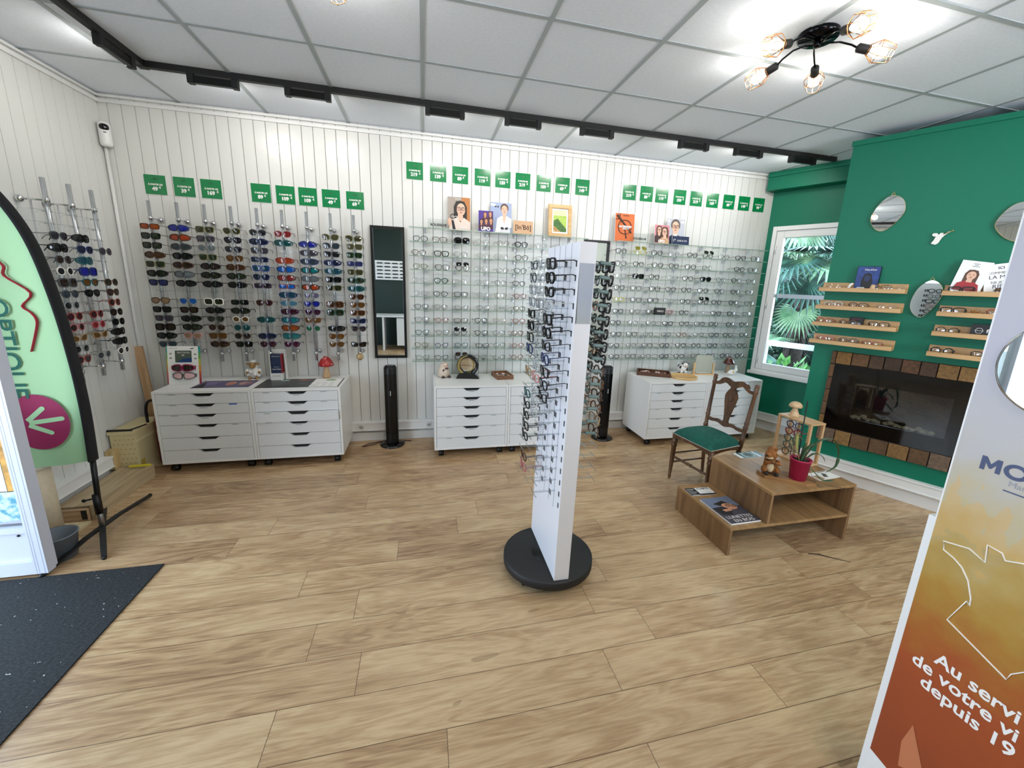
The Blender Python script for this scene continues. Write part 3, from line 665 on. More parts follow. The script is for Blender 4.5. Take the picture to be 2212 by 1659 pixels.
G4 = [[BK, ('yellow', 'panto', 'mid', None, 'yellow'), BK, SI, BK, ('green', 'panto', 'mid', None, 'dark green'), BT_, BK, GR], [BK, BK, BK, BK, BK, ('black', 'round', 'thin'), None, BK, GR], [SI, ('black', 'square', 'thick', 'black'), BK, SI, BK, ('black', 'panto', 'thick', 'dark grey'), BT_, BK, BT_], [BK, GR, BS, BK, BK, BK, BK, BK, BT_],
 [('yellow', 'panto', 'mid'), GR, BS, SI, BK, ('black', 'panto', 'mid', None, 'black'), BK, BK, BT_], [BK, BT_, GR, ('rose', 'panto', 'mid'), BK, SI, BK, BK, BT_], [BK, BT_, BT_, BK, BK, GR, BK, BK, BK], [BK, GR, BT_, BT_, ('tortoise', 'round', 'mid'), BT_, BK, BK, BK], [BK, BT_, GR, BK, BK, ('black', 'round', 'mid'), BK, BT_, BK], [BK, GR, BT_, BK, BK, BT_, BK, BK, BK]]
LC['yellow'] = '8d8a1e'
dn = ['left', 'middle', 'behind the stand', 'window side']
for d, (g, x0, x1, n) in enumerate(((G1, -.13, .412, 3), (G2, .428, .972, 3), (G3, .985, 1.53, 3), (G4, 1.83, 3.606, 9))):
    step = (x1 - x0) / n
    for r, row in enumerate(g):
        for c, it in enumerate(row):
            if not it: continue
            fc, st, th = it[:3]; lens = it[3] if len(it) > 3 else None; flip = it[4] if len(it) > 4 else None
            nm = f'{fc} framed sunglasses' if lens else (f'{fc} eyeglasses with flipped up shades' if flip else f'{fc} eyeglasses')
            where = {0: 'left glass display', 1: 'middle glass display', 2: 'glass display behind the stand', 3: 'window side display'}[d]
            on_shelf(x0 + step * (c + .5) - .02 * (d == 3) + random.uniform(-.012, .012), r + 1, fc, st, th, f'{nm}, {ORD[c]} from left, {ORD[r]} row of {where}', 'spectacles on the ' + where, lens, flip, random.uniform(-.12, .12))

# ------------------------------------------------------------------ signs, posters and pictures on the top shelves
CLIP = (0, 1, 0, 1)
def person(b, cx, top, h, hairm, skm, cloth, y, longhair=True, lean=0., specs=None, w=1.):
    """printed half figure: hair, face, shoulders as flat shapes of ink; h is the head height"""
    d = .0004
    hw = h * .37 * w; flat_ = b.flat
    def cl(m, out, yy):
        x0, x1, z0, z1 = CLIP
        flat_(m, [(min(max(x, x0), x1), min(max(z, z0), z1)) for x, z in out], yy)
    if longhair: cl(hairm, [(cx - hw * 1.25, top - h * 1.5), (cx - hw * 1.3, top - h * .4), (cx - hw * .8, top), (cx + hw * .8, top), (cx + hw * 1.3, top - h * .4), (cx + hw * 1.3, top - h * 1.45)], y)
    cl(skm, [(cx - hw * .45, top - h * .8), (cx + hw * .45, top - h * .8), (cx + hw * .6, top - h * 1.4), (cx - hw * .6, top - h * 1.4)], y - d)
    if cloth: cl(cloth, [(cx - hw * 2.3, top - h * 2.3), (cx - hw * 2.0, top - h * 1.45), (cx - hw * .7, top - h * 1.15), (cx, top - h * 1.5), (cx + hw * .7, top - h * 1.15), (cx + hw * 2.0, top - h * 1.45), (cx + hw * 2.3, top - h * 2.3)], y - 2 * d)
    cl(hairm, ell(cx, top - h * .42, hw * 1.12, h * .46, 18), y - 2.5 * d)
    cl(skm, ell(cx + lean, top - h * .58, hw * .86, h * .44, 18), y - 3 * d)
    lip = mat('printed_lips', '9a4a44', .5)
    for sx in (-1, 1):
        cl(ink, ell(cx + lean + sx * hw * .38, top - h * .53, hw * .15, h * .025, 8), y - 4 * d)
        cl(hairm, rect(cx + lean + sx * hw * .38 - hw * .22, cx + lean + sx * hw * .38 + hw * .22, top - h * .455, top - h * .435), y - 4 * d)
        if specs:
            o = ell(cx + lean + sx * hw * .42, top - h * .53, hw * .38, h * .115, 14)
            b.tube(specs, [(x, y - 5 * d, z) for x, z in o], h * .018, 4, True)
    if specs: cl(specs, rect(cx + lean - hw * .12, cx + lean + hw * .12, top - h * .525, top - h * .505), y - 5 * d)
    cl(mat('printed_shadow_skin', 'a8735a', .5), [(cx + lean - hw * .1, top - h * .70), (cx + lean, top - h * .56), (cx + lean + hw * .12, top - h * .70)], y - 4 * d)
    cl(lip, ell(cx + lean, top - h * .80, hw * .28, h * .035, 10), y - 4 * d)
def board(name, x, z, w, h, face, label, cat, rx=-.1, y=-.075, rz=0., th=.004, draw=None):
    b = MB(); b.box(paper, 0, w, 0, th, 0, h); b.flat(face, rect(0.0005, w - .0005, .0005, h - .0005), -.0003)
    global CLIP
    CLIP = (.001, w - .001, .001, h - .001)
    if draw: draw(b, w, h)
    return solo(name, b, label, cat, (x, y, z), rz, None, rx=rx)
zt = 2.0
cream = mat('print_cream_jacket', 'dccabd', .5); navyp = mat('print_navy', '0f2347', .5); whitep = mat('print_white', 'eceae6', .5); tealp = mat('print_teal', '0e5f5a', .5)
def d1(b, w, h):
    b.flat(mat('print_wood_tone', 'b0713a', .5), rect(w * .62, w * .999, .001, h * .999), -.0006)
    person(b, w * .56, h * .88, h * .42, hair, skin2, cream, -.001, True, w * .03, ink)
    b.tube(ink, [(w * .22 + x, -.004, h * .42 + z) for x, z in ell(0, 0, .02, .018, 12)], .0028, 4, True); b.tube(whitep, [(w * .36 + x, -.004, h * .37 + z) for x, z in ell(0, 0, .019, .016, 12)], .0028, 4, True)
    b.flat(skin2, ell(w * .08, h * .24, .02, .035, 12), -.003); b.flat(ink, [(w * .16, h * .3), (w * .26, h * .3), (w * .36, 0.001), (w * .22, .001)], -.0036)
    b.text(whitep, 'Lunettes', .02, w * .70, h * .08, -.005, bold=.0008); b.text(whitep, '2 Numéros', .017, w * .72, h * .02, -.005, bold=.0006); b.text(whitep, 'Sauterne', .014, w * .45, h * .93, -.004)
board('advertising_poster', .205, zt, .2, .29, mat('print_grey_beige', '9c9186', .45), 'poster of dark-haired woman in black glasses on the left glass display', 'poster', draw=d1)
def d2(b, w, h):
    for cx, tp, hd, hm in ((.45, .93, .20, hair2), (.80, .97, .20, hair2), (.2, .58, .2, hair), (.52, .62, .2, hair2), (.84, .66, .22, hair2)): person(b, w * cx, h * tp, h * hd, hm, skin, mat('print_plum', '4a2438', .5), -.001 - (1 - tp) * .006, True, 0, None)
    b.text(whitep, 'UFO', .042, w * .48, h * .06, -.010, bold=.0022)
board('advertising_poster', .475, zt, .135, .185, mat('print_violet', '4a2f86', .45), 'small violet poster of five people with UFO lettering', 'poster', y=-.12, draw=d2)
def d3(b, w, h):
    person(b, w * .66, h * .96, h * .33, hair2, skin2, whitep, -.001, False, 0, None)
    b.flat(skin2, [(w * .55, h * .50), (w * .72, h * .50), (w * .66, h * .32)], -.0026); b.flat(whitep, [(w * .2, .001), (w * .35, h * .38), (w * .6, h * .5), (w * .45, .001)], -.003)
    b.flat(mat('print_light_grey', 'd6d7da', .5), [(w * .45, .001), (w * .62, h * .36), (w * .9, h * .3), (w * .95, .001)], -.0022)
    for sx in (.56, .76): b.flat(ink, ell(w * sx, h * .17, .017, .011, 12, 2, -.3 if sx < .6 else .3), -.004)
    for sx in (.25, .36): b.flat(ink, ell(w * sx, h * .86, .009, .007, 10), -.002)
    b.flat(whitep, rect(w * .03, w * .24, h * .88, h * .95), -.0012)
board('advertising_poster', .59, zt, .2, .275, mat('print_pale_blue', '9aa6c4', .45), 'pale blue poster of person in white jacket on the middle display', 'poster', y=-.07, draw=d3)
def d4(b, w, h):
    br = mat('print_dark_brown', '3a1c10', .5)
    b.text(br, "[In'Bô]", .058, w * .5, h * .36, -.0012, bold=.0008)
board('wooden_sign', .80, zt, .187, .122, mat('light_plywood', 'c9a27e', .5), 'light wooden sign lettered In Bo with brackets on middle display', 'sign', y=-.11, th=.008, draw=d4)
# framed field picture
t = thing('framed_picture', 'oak framed picture of a green field on the glass shelf', 'picture', (1.145, -.08, zt), 0); t.rotation_euler.x = -.1
b = MB(); w, h = .23, .298
for q in ((0, w, 0, .035), (0, w, h - .035, h), (0, .035, .035, h - .035), (w - .035, w, .035, h - .035)): b.box(oakpale, q[0], q[1], -.012, .012, q[2], q[3])
b.build('picture_frame', t, .002)
b = MB(); b.box(paper, .036, w - .036, -.002, .004, .036, h - .036); x0, x1, z0, z1 = .05, w - .05, .05, h - .05
b.flat(mat('print_meadow', 'a8c458', .5, noise=.25, nscale=60), rect(x0, x1, z0, z1), -.0025)
b.flat(mat('print_pale_sky', 'd9e3a8', .5), rect(x0, x1, z1 - .05, z1), -.003)
b.flat(mat('print_dark_grass', '3f6a2c', .5, noise=.5, nscale=90), [(x0, z0 + .1), (x0 + .04, z0 + .12), (x1, z0 + .03), (x1, z0), (x0 + .07, z0), (x0, z0 + .05)], -.0035)
b.flat(mat('print_earth', 'b08a52', .5, noise=.5, nscale=90), [(x0, z0), (x0 + .075, z0), (x0, z0 + .055)], -.004)
b.build('picture', t)
acr = clear('acrylic_sign', 'f8faf9', .15)
for x, y, l in ((.03, -.12, 'clear acrylic sign reading Roussilhe beside the dark-haired woman poster'), (1.985, -.135, 'clear acrylic sign reading Roussilhe in front of the orange poster')):
    b = MB(); b.box(acr, 0, .185, 0, .003, 0, .08); b.text(ink, 'ROUSSILHE', .028, .0925, .022, -.001, bold=.0012)
    solo('acrylic_sign', b, l.replace(' reading Roussilhe', ' with a nine letter word'), 'sign', (x, y, zt))
def d5(b, w, h):
    dk = mat('print_brown_black', '2e1c12', .5); n = 16
    b.tube(dk, [(w * .08, -.002, h * .93), (w * .35, -.002, h * .72), (w * .85, -.002, h * .32)], [.012, .010, .008], 4)
    b.tube(dk, [(x, -.003, z) for x, z in ell(w * .5, h * .52, w * .34, h * .25, 16, 2.2)], .004, 4, True)
    b.tube(dk, [(w * .5, -.003, h * .5), (w * .55, -.003, h * .25), (w * .58, -.003, h * .16)], .005, 4); b.ball(dk, (w * .58, -.003, h * .15), (.009, .002, .009)); b.tube(dk, [(w * .25, -.002, h * .99), (w * .2, -.002, h * .80), (.002, -.002, h * .78)], .004, 4)
    b.text(whitep, 'ACCESSOIRE', .024, w * .5, h * .5, -.010, bold=.0012); b.text(whitep, 'LIBERTÉ', .02, w * .52, h * .43, -.010, bold=.0004); b.text(dk, 'ROUSSILHE', .013, w * .55, h * .91, -.003, bold=.0004)
board('advertising_poster', 1.835, zt, .207, .27, mat('print_orange', 'd0672c', .45), 'orange poster with a drawn spectacle frame on the window side display', 'poster', y=-.08, draw=d5)
def d6(b, w, h):
    person(b, w * .3, h * .95, h * .38, hair2, skin2, mat('print_maroon_dark', '3a2226', .5), -.001, True, 0, ink); person(b, w * .68, h * .9, h * .46, hair2, skin2, mat('print_camel', 'c09a78', .5), -.004, True, -.004, ink)
    b.text(whitep, 'UFO', .036, w * .45, h * .07, -.009, bold=.002)
board('advertising_poster', 2.262, zt, .165, .185, mat('print_pink', 'c98088', .45), 'pink poster of a couple with UFO lettering on the window side', 'poster', y=-.1, draw=d6)
def d7(b, w, h):
    gh = mat('print_grey_hair', '5b5450', .5)
    person(b, w * .48, h * .97, h * .5, gh, skin2, navyp, -.001, False, 0, ink); b.flat(gh, ell(w * .48, h * .57, w * .15, h * .09, 14), -.0021)
    b.flat(whitep, [(w * .38, h * .42), (w * .58, h * .42), (w * .5, h * .2)], -.0028); b.flat(whitep, rect(w * .03, w * .16, h * .87, h * .95), -.001); b.flat(whitep, rect(w * .8, w * .95, h * .85, h * .93), -.001)
board('advertising_poster', 2.415, zt, .205, .262, mat('print_silver', 'b4b6bf', .45), 'silver poster of a grey-haired man in suit behind a blue sign', 'poster', y=-.07, draw=d7)
def d8(b, w, h):
    b.text(whitep, 'LINE & CO', .024, w * .58, h * .38, -.0012, bold=.001); b.tube(whitep, [(w * .14 + x, -.001, h * .5 + z) for x, z in ell(0, 0, .012, .012, 10)][:8], .0025, 4)
board('blue_sign', 2.445, zt, .195, .085, navyp, 'dark blue sign with white lettering before the grey-haired man poster', 'sign', y=-.13, draw=d8)
b = MB(); b.box(acr, 0, .14, 0, .003, 0, .062); b.text(ink, 'etnia', .03, .07, .026, -.001)
solo('acrylic_sign', b, 'small clear acrylic sign on the sixth row of middle display', 'sign', (.63, -.15, ZS[6]))
t = thing('name_block', 'black block sign with white letters among the window side glasses', 'sign', (2.325, -.15, ZS[6])); b = MB(); b.box(black_m, 0, .12, 0, .03, 0, .072); b.text(whitep, 'NINO', .03, .06, .028, -.001, bold=.0008); b.build('block', t)

# ------------------------------------------------------------------ wall mirrors between the displays
def wall_mirror(x0, x1, z0, z1, label):
    t = thing('wall_mirror', label, 'mirror', ((x0 + x1) / 2, 0, (z0 + z1) / 2), 0, 'tall black framed wall mirrors'); w, h = (x1 - x0) / 2, (z1 - z0) / 2; e = .022
    b = MB()
    for q in ((-w, w, -h, -h + e), (-w, w, h - e, h), (-w, -w + e, -h + e, h - e), (w - e, w, -h + e, h - e)): b.box(black, q[0], q[1], -.03, 0, q[2], q[3])
    b.build('mirror_frame', t, .002)
    b = MB(); b.box(mirror, -w + e, w - e, -.014, -.01, -h + e, h - e); b.build('mirror_glass', t)
wall_mirror(-.464, -.175, .823, 2.003, 'tall black framed mirror between the sunglasses rods and glass shelves')
wall_mirror(1.545, 1.815, .823, 2.003, 'tall black framed mirror mostly hidden behind the white stand')

# ------------------------------------------------------------------ drawer cabinets on castors
def cabinet(x, y, label, opened=None, strips=()):
    W, D = .655, .48
    t = thing('drawer_cabinet', label, 'cabinet', (x, y, 0), 0, 'white drawer cabinets on castors'); w = W / 2
    b = MB(); e = .018
    for q in ((-w, -w + e, 0, D, .072, .66), (w - e, w, 0, D, .072, .66), (-w + e, w - e, 0, D, .642, .66), (-w + e, w - e, 0, D, .072, .09), (-w + e, w - e, D - .01, D, .09, .642)): b.box(white_lam, *q)
    b.build('body', t, .0015)
    hs = [.0835, .0835, .0835, .1027, .1027, .1013]; z = .641
    for k, h in enumerate(hs):
        dy = -.018 if k == opened else 0
        zt_, zb = z - .0015, z - h + .0015; z -= h; u = w - e - .0025
        b = MB()
        b.prism(shade_w, [(-u, zb), (u, zb), (u, zt_), (.083, zt_), (.070, zt_ - .005), (.052, zt_ - .020), (.042, zt_ - .024), (-.042, zt_ - .024), (-.052, zt_ - .020), (-.070, zt_ - .005), (-.083, zt_), (-u, zt_)], .002 + dy, .020 + dy)
        dr = b.build('drawer', t); b = MB(); b.box(dark_in, -u + .01, u - .01, .0201 + dy, .45, zb + .004, zt_ - .002); b.build('drawer_bin', dr)  # dark bin stands in for the shade behind the notch
        for sx, sm in strips.get(k, ()) if strips else ():
            b = MB(); b.box(sm, sx - .028, sx + .028, .0012 + dy, .002 + dy, zt_ - .011 - (.024 if abs(sx) < .05 else 0), zt_ - .002 - (.024 if abs(sx) < .05 else 0))
            if sm is not STB:
                for q in range(6): b.box(ink, sx - .022 + q * .007, sx - .022 + q * .007 + .0045, .0008 + dy, .0012 + dy, zt_ - .0075 - (.024 if abs(sx) < .05 else 0), zt_ - .0045 - (.024 if abs(sx) < .05 else 0))
            b.build('label_strip', dr)
    for sx in (-1, 1):
        for yy in (.05, D - .05):
            b = MB(); cx = sx * (w - .06)
            b.tube(black, [(cx - .022, yy, .026), (cx + .022, yy, .026)], .026, 16); b.box(black, cx - .012, cx + .012, yy - .015, yy + .03, .03, .06); b.tube(black, [(cx, yy + .01, .05), (cx, yy + .01, .072)], .012, 8); b.build('caster', t)
STL = mat('label_tape', 'c9cfd2', .4); STB = mat('blue_label_tape', '1f4fb0', .4); STW = mat('white_label_tape', 'f4f4f2', .3)
cabinet(-1.68, -.49, 'white six drawer cabinet below the first sunglasses rods, by the corner', None, {0: ((-.2, STL), (0, STW), (.2, STW)), 1: ((-.2, STL), (0, STL), (.2, STB)), 2: ((-.2, STL), (0, STL)), 3: ((.2, STL),)})
cabinet(-1.023, -.49, 'white cabinet with third drawer ajar, below a red mushroom', 2, {0: ((-.22, STL), (0, STL), (.2, STL)), 1: ((-.22, STL), (0, STL), (.2, STL)), 2: ((-.22, STL),), 3: ((-.22, STL), (0, STL))})
cabinet(.388, -.515, 'white cabinet below left glass display, with round mirror on top', None, {0: ((0, STL),), 1: ((0, STL),), 3: ((-.2, STL), (0, STL), (.2, STL)), 4: ((-.2, STL), (0, STL), (.2, STL)), 5: ((-.2, STL),)})
cabinet(1.046, -.515, 'white cabinet partly hidden behind the rotating white stand', None, {1: ((-.2, STL),), 3: ((-.2, STL),), 4: ((-.2, STL),), 5: ((-.2, STL),)})
cabinet(2.446, -.545, 'white cabinet with round wooden tray on top, left of the chair', None, {0: ((0, STL),), 1: ((-.22, STL), (0, STL)), 3: ((-.22, STL), (0, STL), (.2, STL)), 4: ((-.2, STL), (.2, STL))})
cabinet(3.104, -.545, 'white cabinet behind the chair back, nearest the window', None, {0: ((0, STL),)})

# ------------------------------------------------------------------ tower fans
def fan(x, y, label, cable):
    t = thing('tower_fan', label, 'fan', (x, y, 0), 0, 'black tower fans')
    b = MB(); b.lathe(black_g, [(.06, .0), (.112, .0), (.113, .008), (.10, .016), (.066, .022)], seg=36); b.build('base', t)
    b = MB(); b.lathe(black, [(.056, .02), (.058, .04), (.058, .75), (.054, .765), (.03, .772)], seg=32)
    b.build('body', t)
    b = MB()
    for k in range(26):
        a = math.radians(-150 + 120 * k / 25); b.tube(black_g, [(.0585 * math.cos(a), .0585 * math.sin(a), .12), (.0585 * math.cos(a), .0585 * math.sin(a), .70)], .0012, 4)
    b.build('grille', t)
    b = MB(); b.lathe(black_g, [(.05, .766), (.045, .776), (.02, .779)], seg=28)
    for k in range(3): b.tube(mat('grey_button', '9da2a6', .3), [(-.02 + .02 * k, -.015, .775), (-.02 + .02 * k, -.015, .781)], .006, 10)
    b.build('control_top', t)
    b = MB(); b.box(mat('grey_button', '9da2a6'), -.004, .004, -.0605, -.058, .50, .545); b.build('display_window', t)
    if cable:
        b = MB(); b.tube(mat('dark_red_cable', '3a1012', .5), cable, .004, 6); b.build('power_cable', t)
fan(-.325, -.14, 'black tower fan standing under the tall mirror', [(-.05, .04, .03), (-.1, .05, .01), (-.16, .02, .006), (-.23, -.03, .006), (-.27, -.03, .006), (-.22, .03, .006), (-.1, .08, .006), (.05, .07, .006), (.17, .06, .006)])
fan(1.785, -.265, 'black tower fan standing right of the rotating white stand', None)
# ------------------------------------------------------------------ things on the cabinets
ZC = .66
def animal_eyes(b, m, pts, r=.005):
    for p in pts: b.ball(m, p, r, 8, 6)
# cardboard counter display with two pairs
t = thing('counter_display', 'white cardboard sports sunglasses display with rainbow edges on the corner cabinet', 'display', (-1.905, -.25, ZC)); t.rotation_euler.x = -.16
b = MB(); w, h = .11, .305
b.box(paper, -w, w, 0, .004, 0, h)
b.flat(mat('print_green_grey', '4d5a4c', .5), rect(-.055, .06, .175, .27), -.0006); b.flat(mat('print_sea_blue', '1d3f78', .5), [(-.045, .176), (.058, .176), (.058, .212), (-.0, .205)], -.0010)
b.text(whitep, 'SPECTRON', .0175, .003, .247, -.0012, bold=.0005); b.text(whitep, 'HD', .014, .0, .228, -.0014, bold=.0005)
b.text(ink, 'SPORTS VISION', .008, -.062, .286, -.0008); b.flat(ink, [(.045, .284), (.062, .29), (.082, .292), (.066, .282)], -.0008)
for cx, cz in ((-.085, .245), (-.085, .21), (.085, .24), (.085, .205)): b.flat(mat('print_grey', '8a8c90', .5), ell(cx, cz, .009, .007, 10), -.0008)
b.build('printed_panel', t)
rb = ['1f9a94', '5aa04a', 'b0b43a', 'd08a2a', 'c2452a', 'a0243a']
for sx in (-1, 1):
    b = MB()
    for k in range(6): b.box(mat('rainbow_' + rb[k], rb[k], .5), sx * w - .003, sx * w + .003, -.002, .018, h * (1 - (k + 1) / 6), h * (1 - k / 6))
    b.build('side_wing', t)
eyewear('sunglasses', 'wrap', 'thick', fcol('8a1f4a'), lcol(LC['dark brown']), T((-1.90, -.262, ZC + .135)) @ RX(-.1) @ Matrix.Scale(1.15, 4), 'magenta framed sunglasses, upper pair held on the white cardboard display', None, tl=.03)
eyewear('sunglasses', 'wrap', 'mid', fcol('3a3c40'), mat('pink_lens', 'd8b0b0', .08, spec=.6), T((-1.895, -.272, ZC + .072)) @ RX(-.1) @ Matrix.Scale(1.15, 4), 'pale pink lens sunglasses, lower pair on the white cardboard display', None, tl=.03)
# counter mats
def matsheet(x0, x1, y0, y1, z, m, label, draw=None, rz=0., cat='counter mat', name='counter_mat'):
    w, d = x1 - x0, y1 - y0
    b = MB(); b.box(paper, -w / 2, w / 2, -d / 2, d / 2, 0, .002)
    F = Matrix(((1, 0, 0, 0), (0, 0, 1, 0), (0, -1, 0, .002), (0, 0, 0, 1)))      # sheet drawing (x, z) -> lying flat
    F = T((0, 0, .002)) @ RX(-PI / 2)
    b.flat(m, rect(-w / 2 + .002, w / 2 - .002, -d / 2 + .002, d / 2 - .002), -.0002, F)
    if draw: draw(b, w, d, F)
    return solo(name, b, label, cat, ((x0 + x1) / 2, (y0 + y1) / 2, z), rz)
def m1(b, w, d, F):
    for cx, c, rx in ((-.12, '6f6690', .05), (-.02, '4a4270', .06), (.03, 'c07860', .035), (.13, 'b98a80', .04), (.16, '8a6a78', .03)): b.flat(mat('print_' + c, c, .4), ell(cx, .0, rx, .06, 16), -.0006 - abs(cx) * .002, F)
    b.flat(ink, [(-w * .48, -d * .46), (-w * .28, -d * .46), (-w * .40, d * .2)], -.0012, F)
    b.flat(paper, rect(-w * .49, w * .49, d * .36, d * .49), -.0014, F); b.text(ink, 'RUDY PROJECT SPORT', .012, .02, d * .40, -.0018, M=F)
matsheet(-1.80, -1.39, -.41, -.13, ZC, mat('print_indigo', '4a4468', .3), 'printed counter mat with indigo action photo on the corner cabinet', m1)
def m2(b, w, d, F):
    b.flat(paper, rect(w * .13, w * .48, -d * .46, d * .46), -.0006, F)
    b.flat(mat('print_leaf_green', '4f8a2c', .4), ell(w * .34, d * .28, .045, .02, 14), -.001, F)
    for k in range(9): b.flat(mat('print_grey', '8a8c90'), rect(w * .18 + (k % 3) * .055, w * .18 + (k % 3) * .055 + .035, -d * .36 + (k // 3) * .05, -d * .36 + (k // 3) * .05 + .008), -.001, F)
    b.flat(mat('print_rust', '8a5138', .4), ell(-.0, d * .3, .05, .03, 14), -.001, F); b.flat(mat('print_mint', '9ac0b4', .4), ell(-w * .24, d * .30, .035, .02, 14), -.001, F)
    for k, (q, z) in enumerate(((-.2, .02), (-.03, -.02), (-.22, -.07), (-.06, -.09), (.05, -.09))): b.flat(mat('print_grey', '8a8c90'), rect(q, q + .07, z, z + .010), -.001, F)
matsheet(-1.345, -.715, -.45, -.14, ZC, mat('print_charcoal', '232325', .3), 'black and white printed counter mat below the red mushroom', m2)
# sheep
wool = mat('ceramic_wool_white', 'e9e7e4', .25, bump=.6, bscale=120); tan = mat('ceramic_tan', '9a7440', .3)
t = thing('sheep_figurine', 'white and tan seated ceramic sheep on the corner cabinet', 'figurine', (-1.452, -.10, ZC), .1)
b = MB(); b.ball(wool, (0, 0, .055), (.05, .045, .055)); b.ball(wool, (0, .0, .10), (.035, .032, .032))
for k in range(10): a = k * .63; b.ball(wool, (.047 * math.cos(a), .042 * math.sin(a), .05 + .02 * math.sin(k * 2.)), .016, 8, 6)
for sx in (-1, 1): b.ball(wool, (sx * .047, -.012, .068), (.016, .018, .026))
b.build('body', t)
b = MB(); b.ball(tan, (0, -.03, .122), (.024, .024, .026)); b.ball(tan, (0, -.048, .112), (.015, .013, .013))
for sx in (-1, 1): b.ball(tan, (sx * .033, -.012, .135), (.018, .008, .009))
animal_eyes(b, ink, [(-.01, -.05, .128), (.01, -.05, .128)], .003); b.ball(wool, (0, -.005, .152), (.026, .024, .018)); b.build('head', t)
for sx in (-1, 1):
    b = MB(); b.ball(tan, (sx * .026, -.045, .014), (.013, .018, .014)); b.build('hoof', t)
    b = MB(); b.ball(tan, (sx * .044, -.026, .060), (.011, .011, .013)); b.build('hand', t)
# navy brand box in white holder
t = thing('display_box', 'white holder with a navy blue box between sheep and red mushroom', 'display box', (-1.245, -.14, ZC))
b = MB(); b.box(paper, -.055, .055, .03, .034, 0, .262); b.box(paper, -.058, -.054, -.03, .034, 0, .255); b.box(paper, .054, .058, -.01, .034, 0, .255); b.box(paper, -.054, .036, -.045, .03, 0, .06)
b.text(ink, 'MONTURES', .0115, -.008, .036, -.0455, bold=.0004); b.build('holder', t)
b = MB(); b.box(navyp, -.046, .028, -.03, .026, .061, .225); b.box(mat('print_red_stripe', '8e1f28', .5), .028, .036, -.03, .026, .061, .225); b.text(whitep, 'MONT ROYAL', .0095, -.008, .205, -.0305); b.text(whitep, 'Quartz Titane', .012, -.008, .093, -.0305, bold=.0004); b.text(whitep, 'COLLECTION', .007, -.008, .113, -.0305); b.build('box', t)
# mushrooms
def mushroom(x, y, z, s, capm, stemm, label, dots=True, name='mushroom_ornament', wavy=False):
    t = thing(name, label, 'ornament', (x, y, z)); 
    b = MB(); b.lathe(stemm, [(.034 * s, 0), (.036 * s, .01 * s), (.028 * s, .05 * s), (.022 * s, .09 * s), (.022 * s, .115 * s)], seg=20); b.build('stem', t)
    b = MB(); b.lathe(capm, [(.012 * s, .108 * s), (.060 * s, .108 * s), (.067 * s, .115 * s), (.062 * s, .135 * s), (.044 * s, .165 * s), (.026 * s, .186 * s), (.012 * s, .196 * s), (.002 * s, .198 * s)], seg=26); b.build('cap', t)
    if dots:
        b = MB(); random.seed(3)
        for k in range(22):
            a = 2.4 * k; q = random.random(); r = (.064 - .045 * q) * s; zz = (.124 + .068 * q) * s
            b.ball(whitep, (r * math.cos(a), r * math.sin(a), zz), .0048 * s, 8, 5)
        b.build('spots', t)
    return t
mushroom(-.875, -.10, ZC, 1.0, mat('red_glaze', 'a61c1c', .2, coat=.5), wood('turned_wood', 'b9936a', 'd6b894', 'Z', 1.5), 'red spotted toadstool with wooden stem on the second cabinet')
mushroom(3.31, -.165, ZC, .92, mat('brown_glaze', '4a1812', .12, coat=.6), mat('stem_tan', 'a08a72', .35), 'dark brown glossy mushroom behind a white rabbit near the window')
# pig
pg = mat('speckled_cream_ceramic', 'cdbba8', .35, noise=.15, nscale=90); dk = mat('dark_hoof', '3a2a26', .4)
t = thing('pig_figurine', 'cream speckled seated pig beside the round black mirror', 'figurine', (.158, -.15, ZC), .25)
b = MB(); b.lathe(pg, [(.02, 0), (.052, .006), (.060, .03), (.055, .065), (.040, .10), (.024, .128), (.004, .136)], seg=24); b.build('body', t)
b = MB(); b.ball(pg, (.01, -.018, .115), (.028, .028, .026)); b.tube(mat('pig_snout', 'd6a79a', .35), [(.014, -.04, .11), (.016, -.054, .108)], .011, 12)
for sx in (-1, 1): b.lathe(pg, [(.011, 0), (.007, .012), (.001, .022)], (.01 + sx * .02, -.006, .132), 10)
animal_eyes(b, ink, [(.0, -.042, .122), (.024, -.042, .12)], .0028); b.build('head', t)
for sx in (-1, 1):
    b = MB(); b.ball(dk, (sx * .03 + .01, -.055, .011), (.014, .017, .012)); b.build('hoof', t)
b = MB(); b.ball(dk, (-.016, -.052, .075), (.010, .006, .010)); b.tube(dk, [(.0, -.048, .09), (.03, -.05, .088)], .006, 8); b.build('bow', t)
# round counter mirror, black ring with gold crescent
gold = mat('brushed_gold', 'b5a468', .3, metal=.8)
t = thing('round_mirror', 'round black table mirror with gold crescent on the left display cabinet', 'mirror', (.382, -.20, ZC), -.15)
b = MB(); M = T((0, 0, .125)) @ RX(PI / 2)
b.lathe(black_g, [(.072, -.03), (.098, -.03), (.102, -.02), (.102, .03), (.098, .036), (.072, .036), (.072, -.03)], seg=48, M=M, cap=False); b.build('ring', t)
b = MB(); b.lathe(mirror, [(.001, .0), (.073, .0)], seg=40, M=M, cap=False); b.build('mirror_glass', t)
b = MB(); n = 28; vs = []
outer = [(.096 * math.cos(a), .096 * math.sin(a)) for a in [math.radians(95 + 195 * k / n) for k in range(n + 1)]]
inner = [(.012 + .086 * math.cos(a), .004 + .086 * math.sin(a)) for a in [math.radians(96 + 193 * k / n) for k in range(n + 1)]]
b.prism(gold, [(x, z + .125) for x, z in outer + inner[::-1]], -.046, -.034); b.build('gold_crescent', t)
b = MB(); n = 20
o2 = [(-.004 + .068 * math.cos(a), .068 * math.sin(a)) for a in [math.radians(60 - 150 * k / n) for k in range(n + 1)]]; i2 = [(-.018 + .066 * math.cos(a), .066 * math.sin(a)) for a in [math.radians(56 - 142 * k / n) for k in range(n + 1)]]
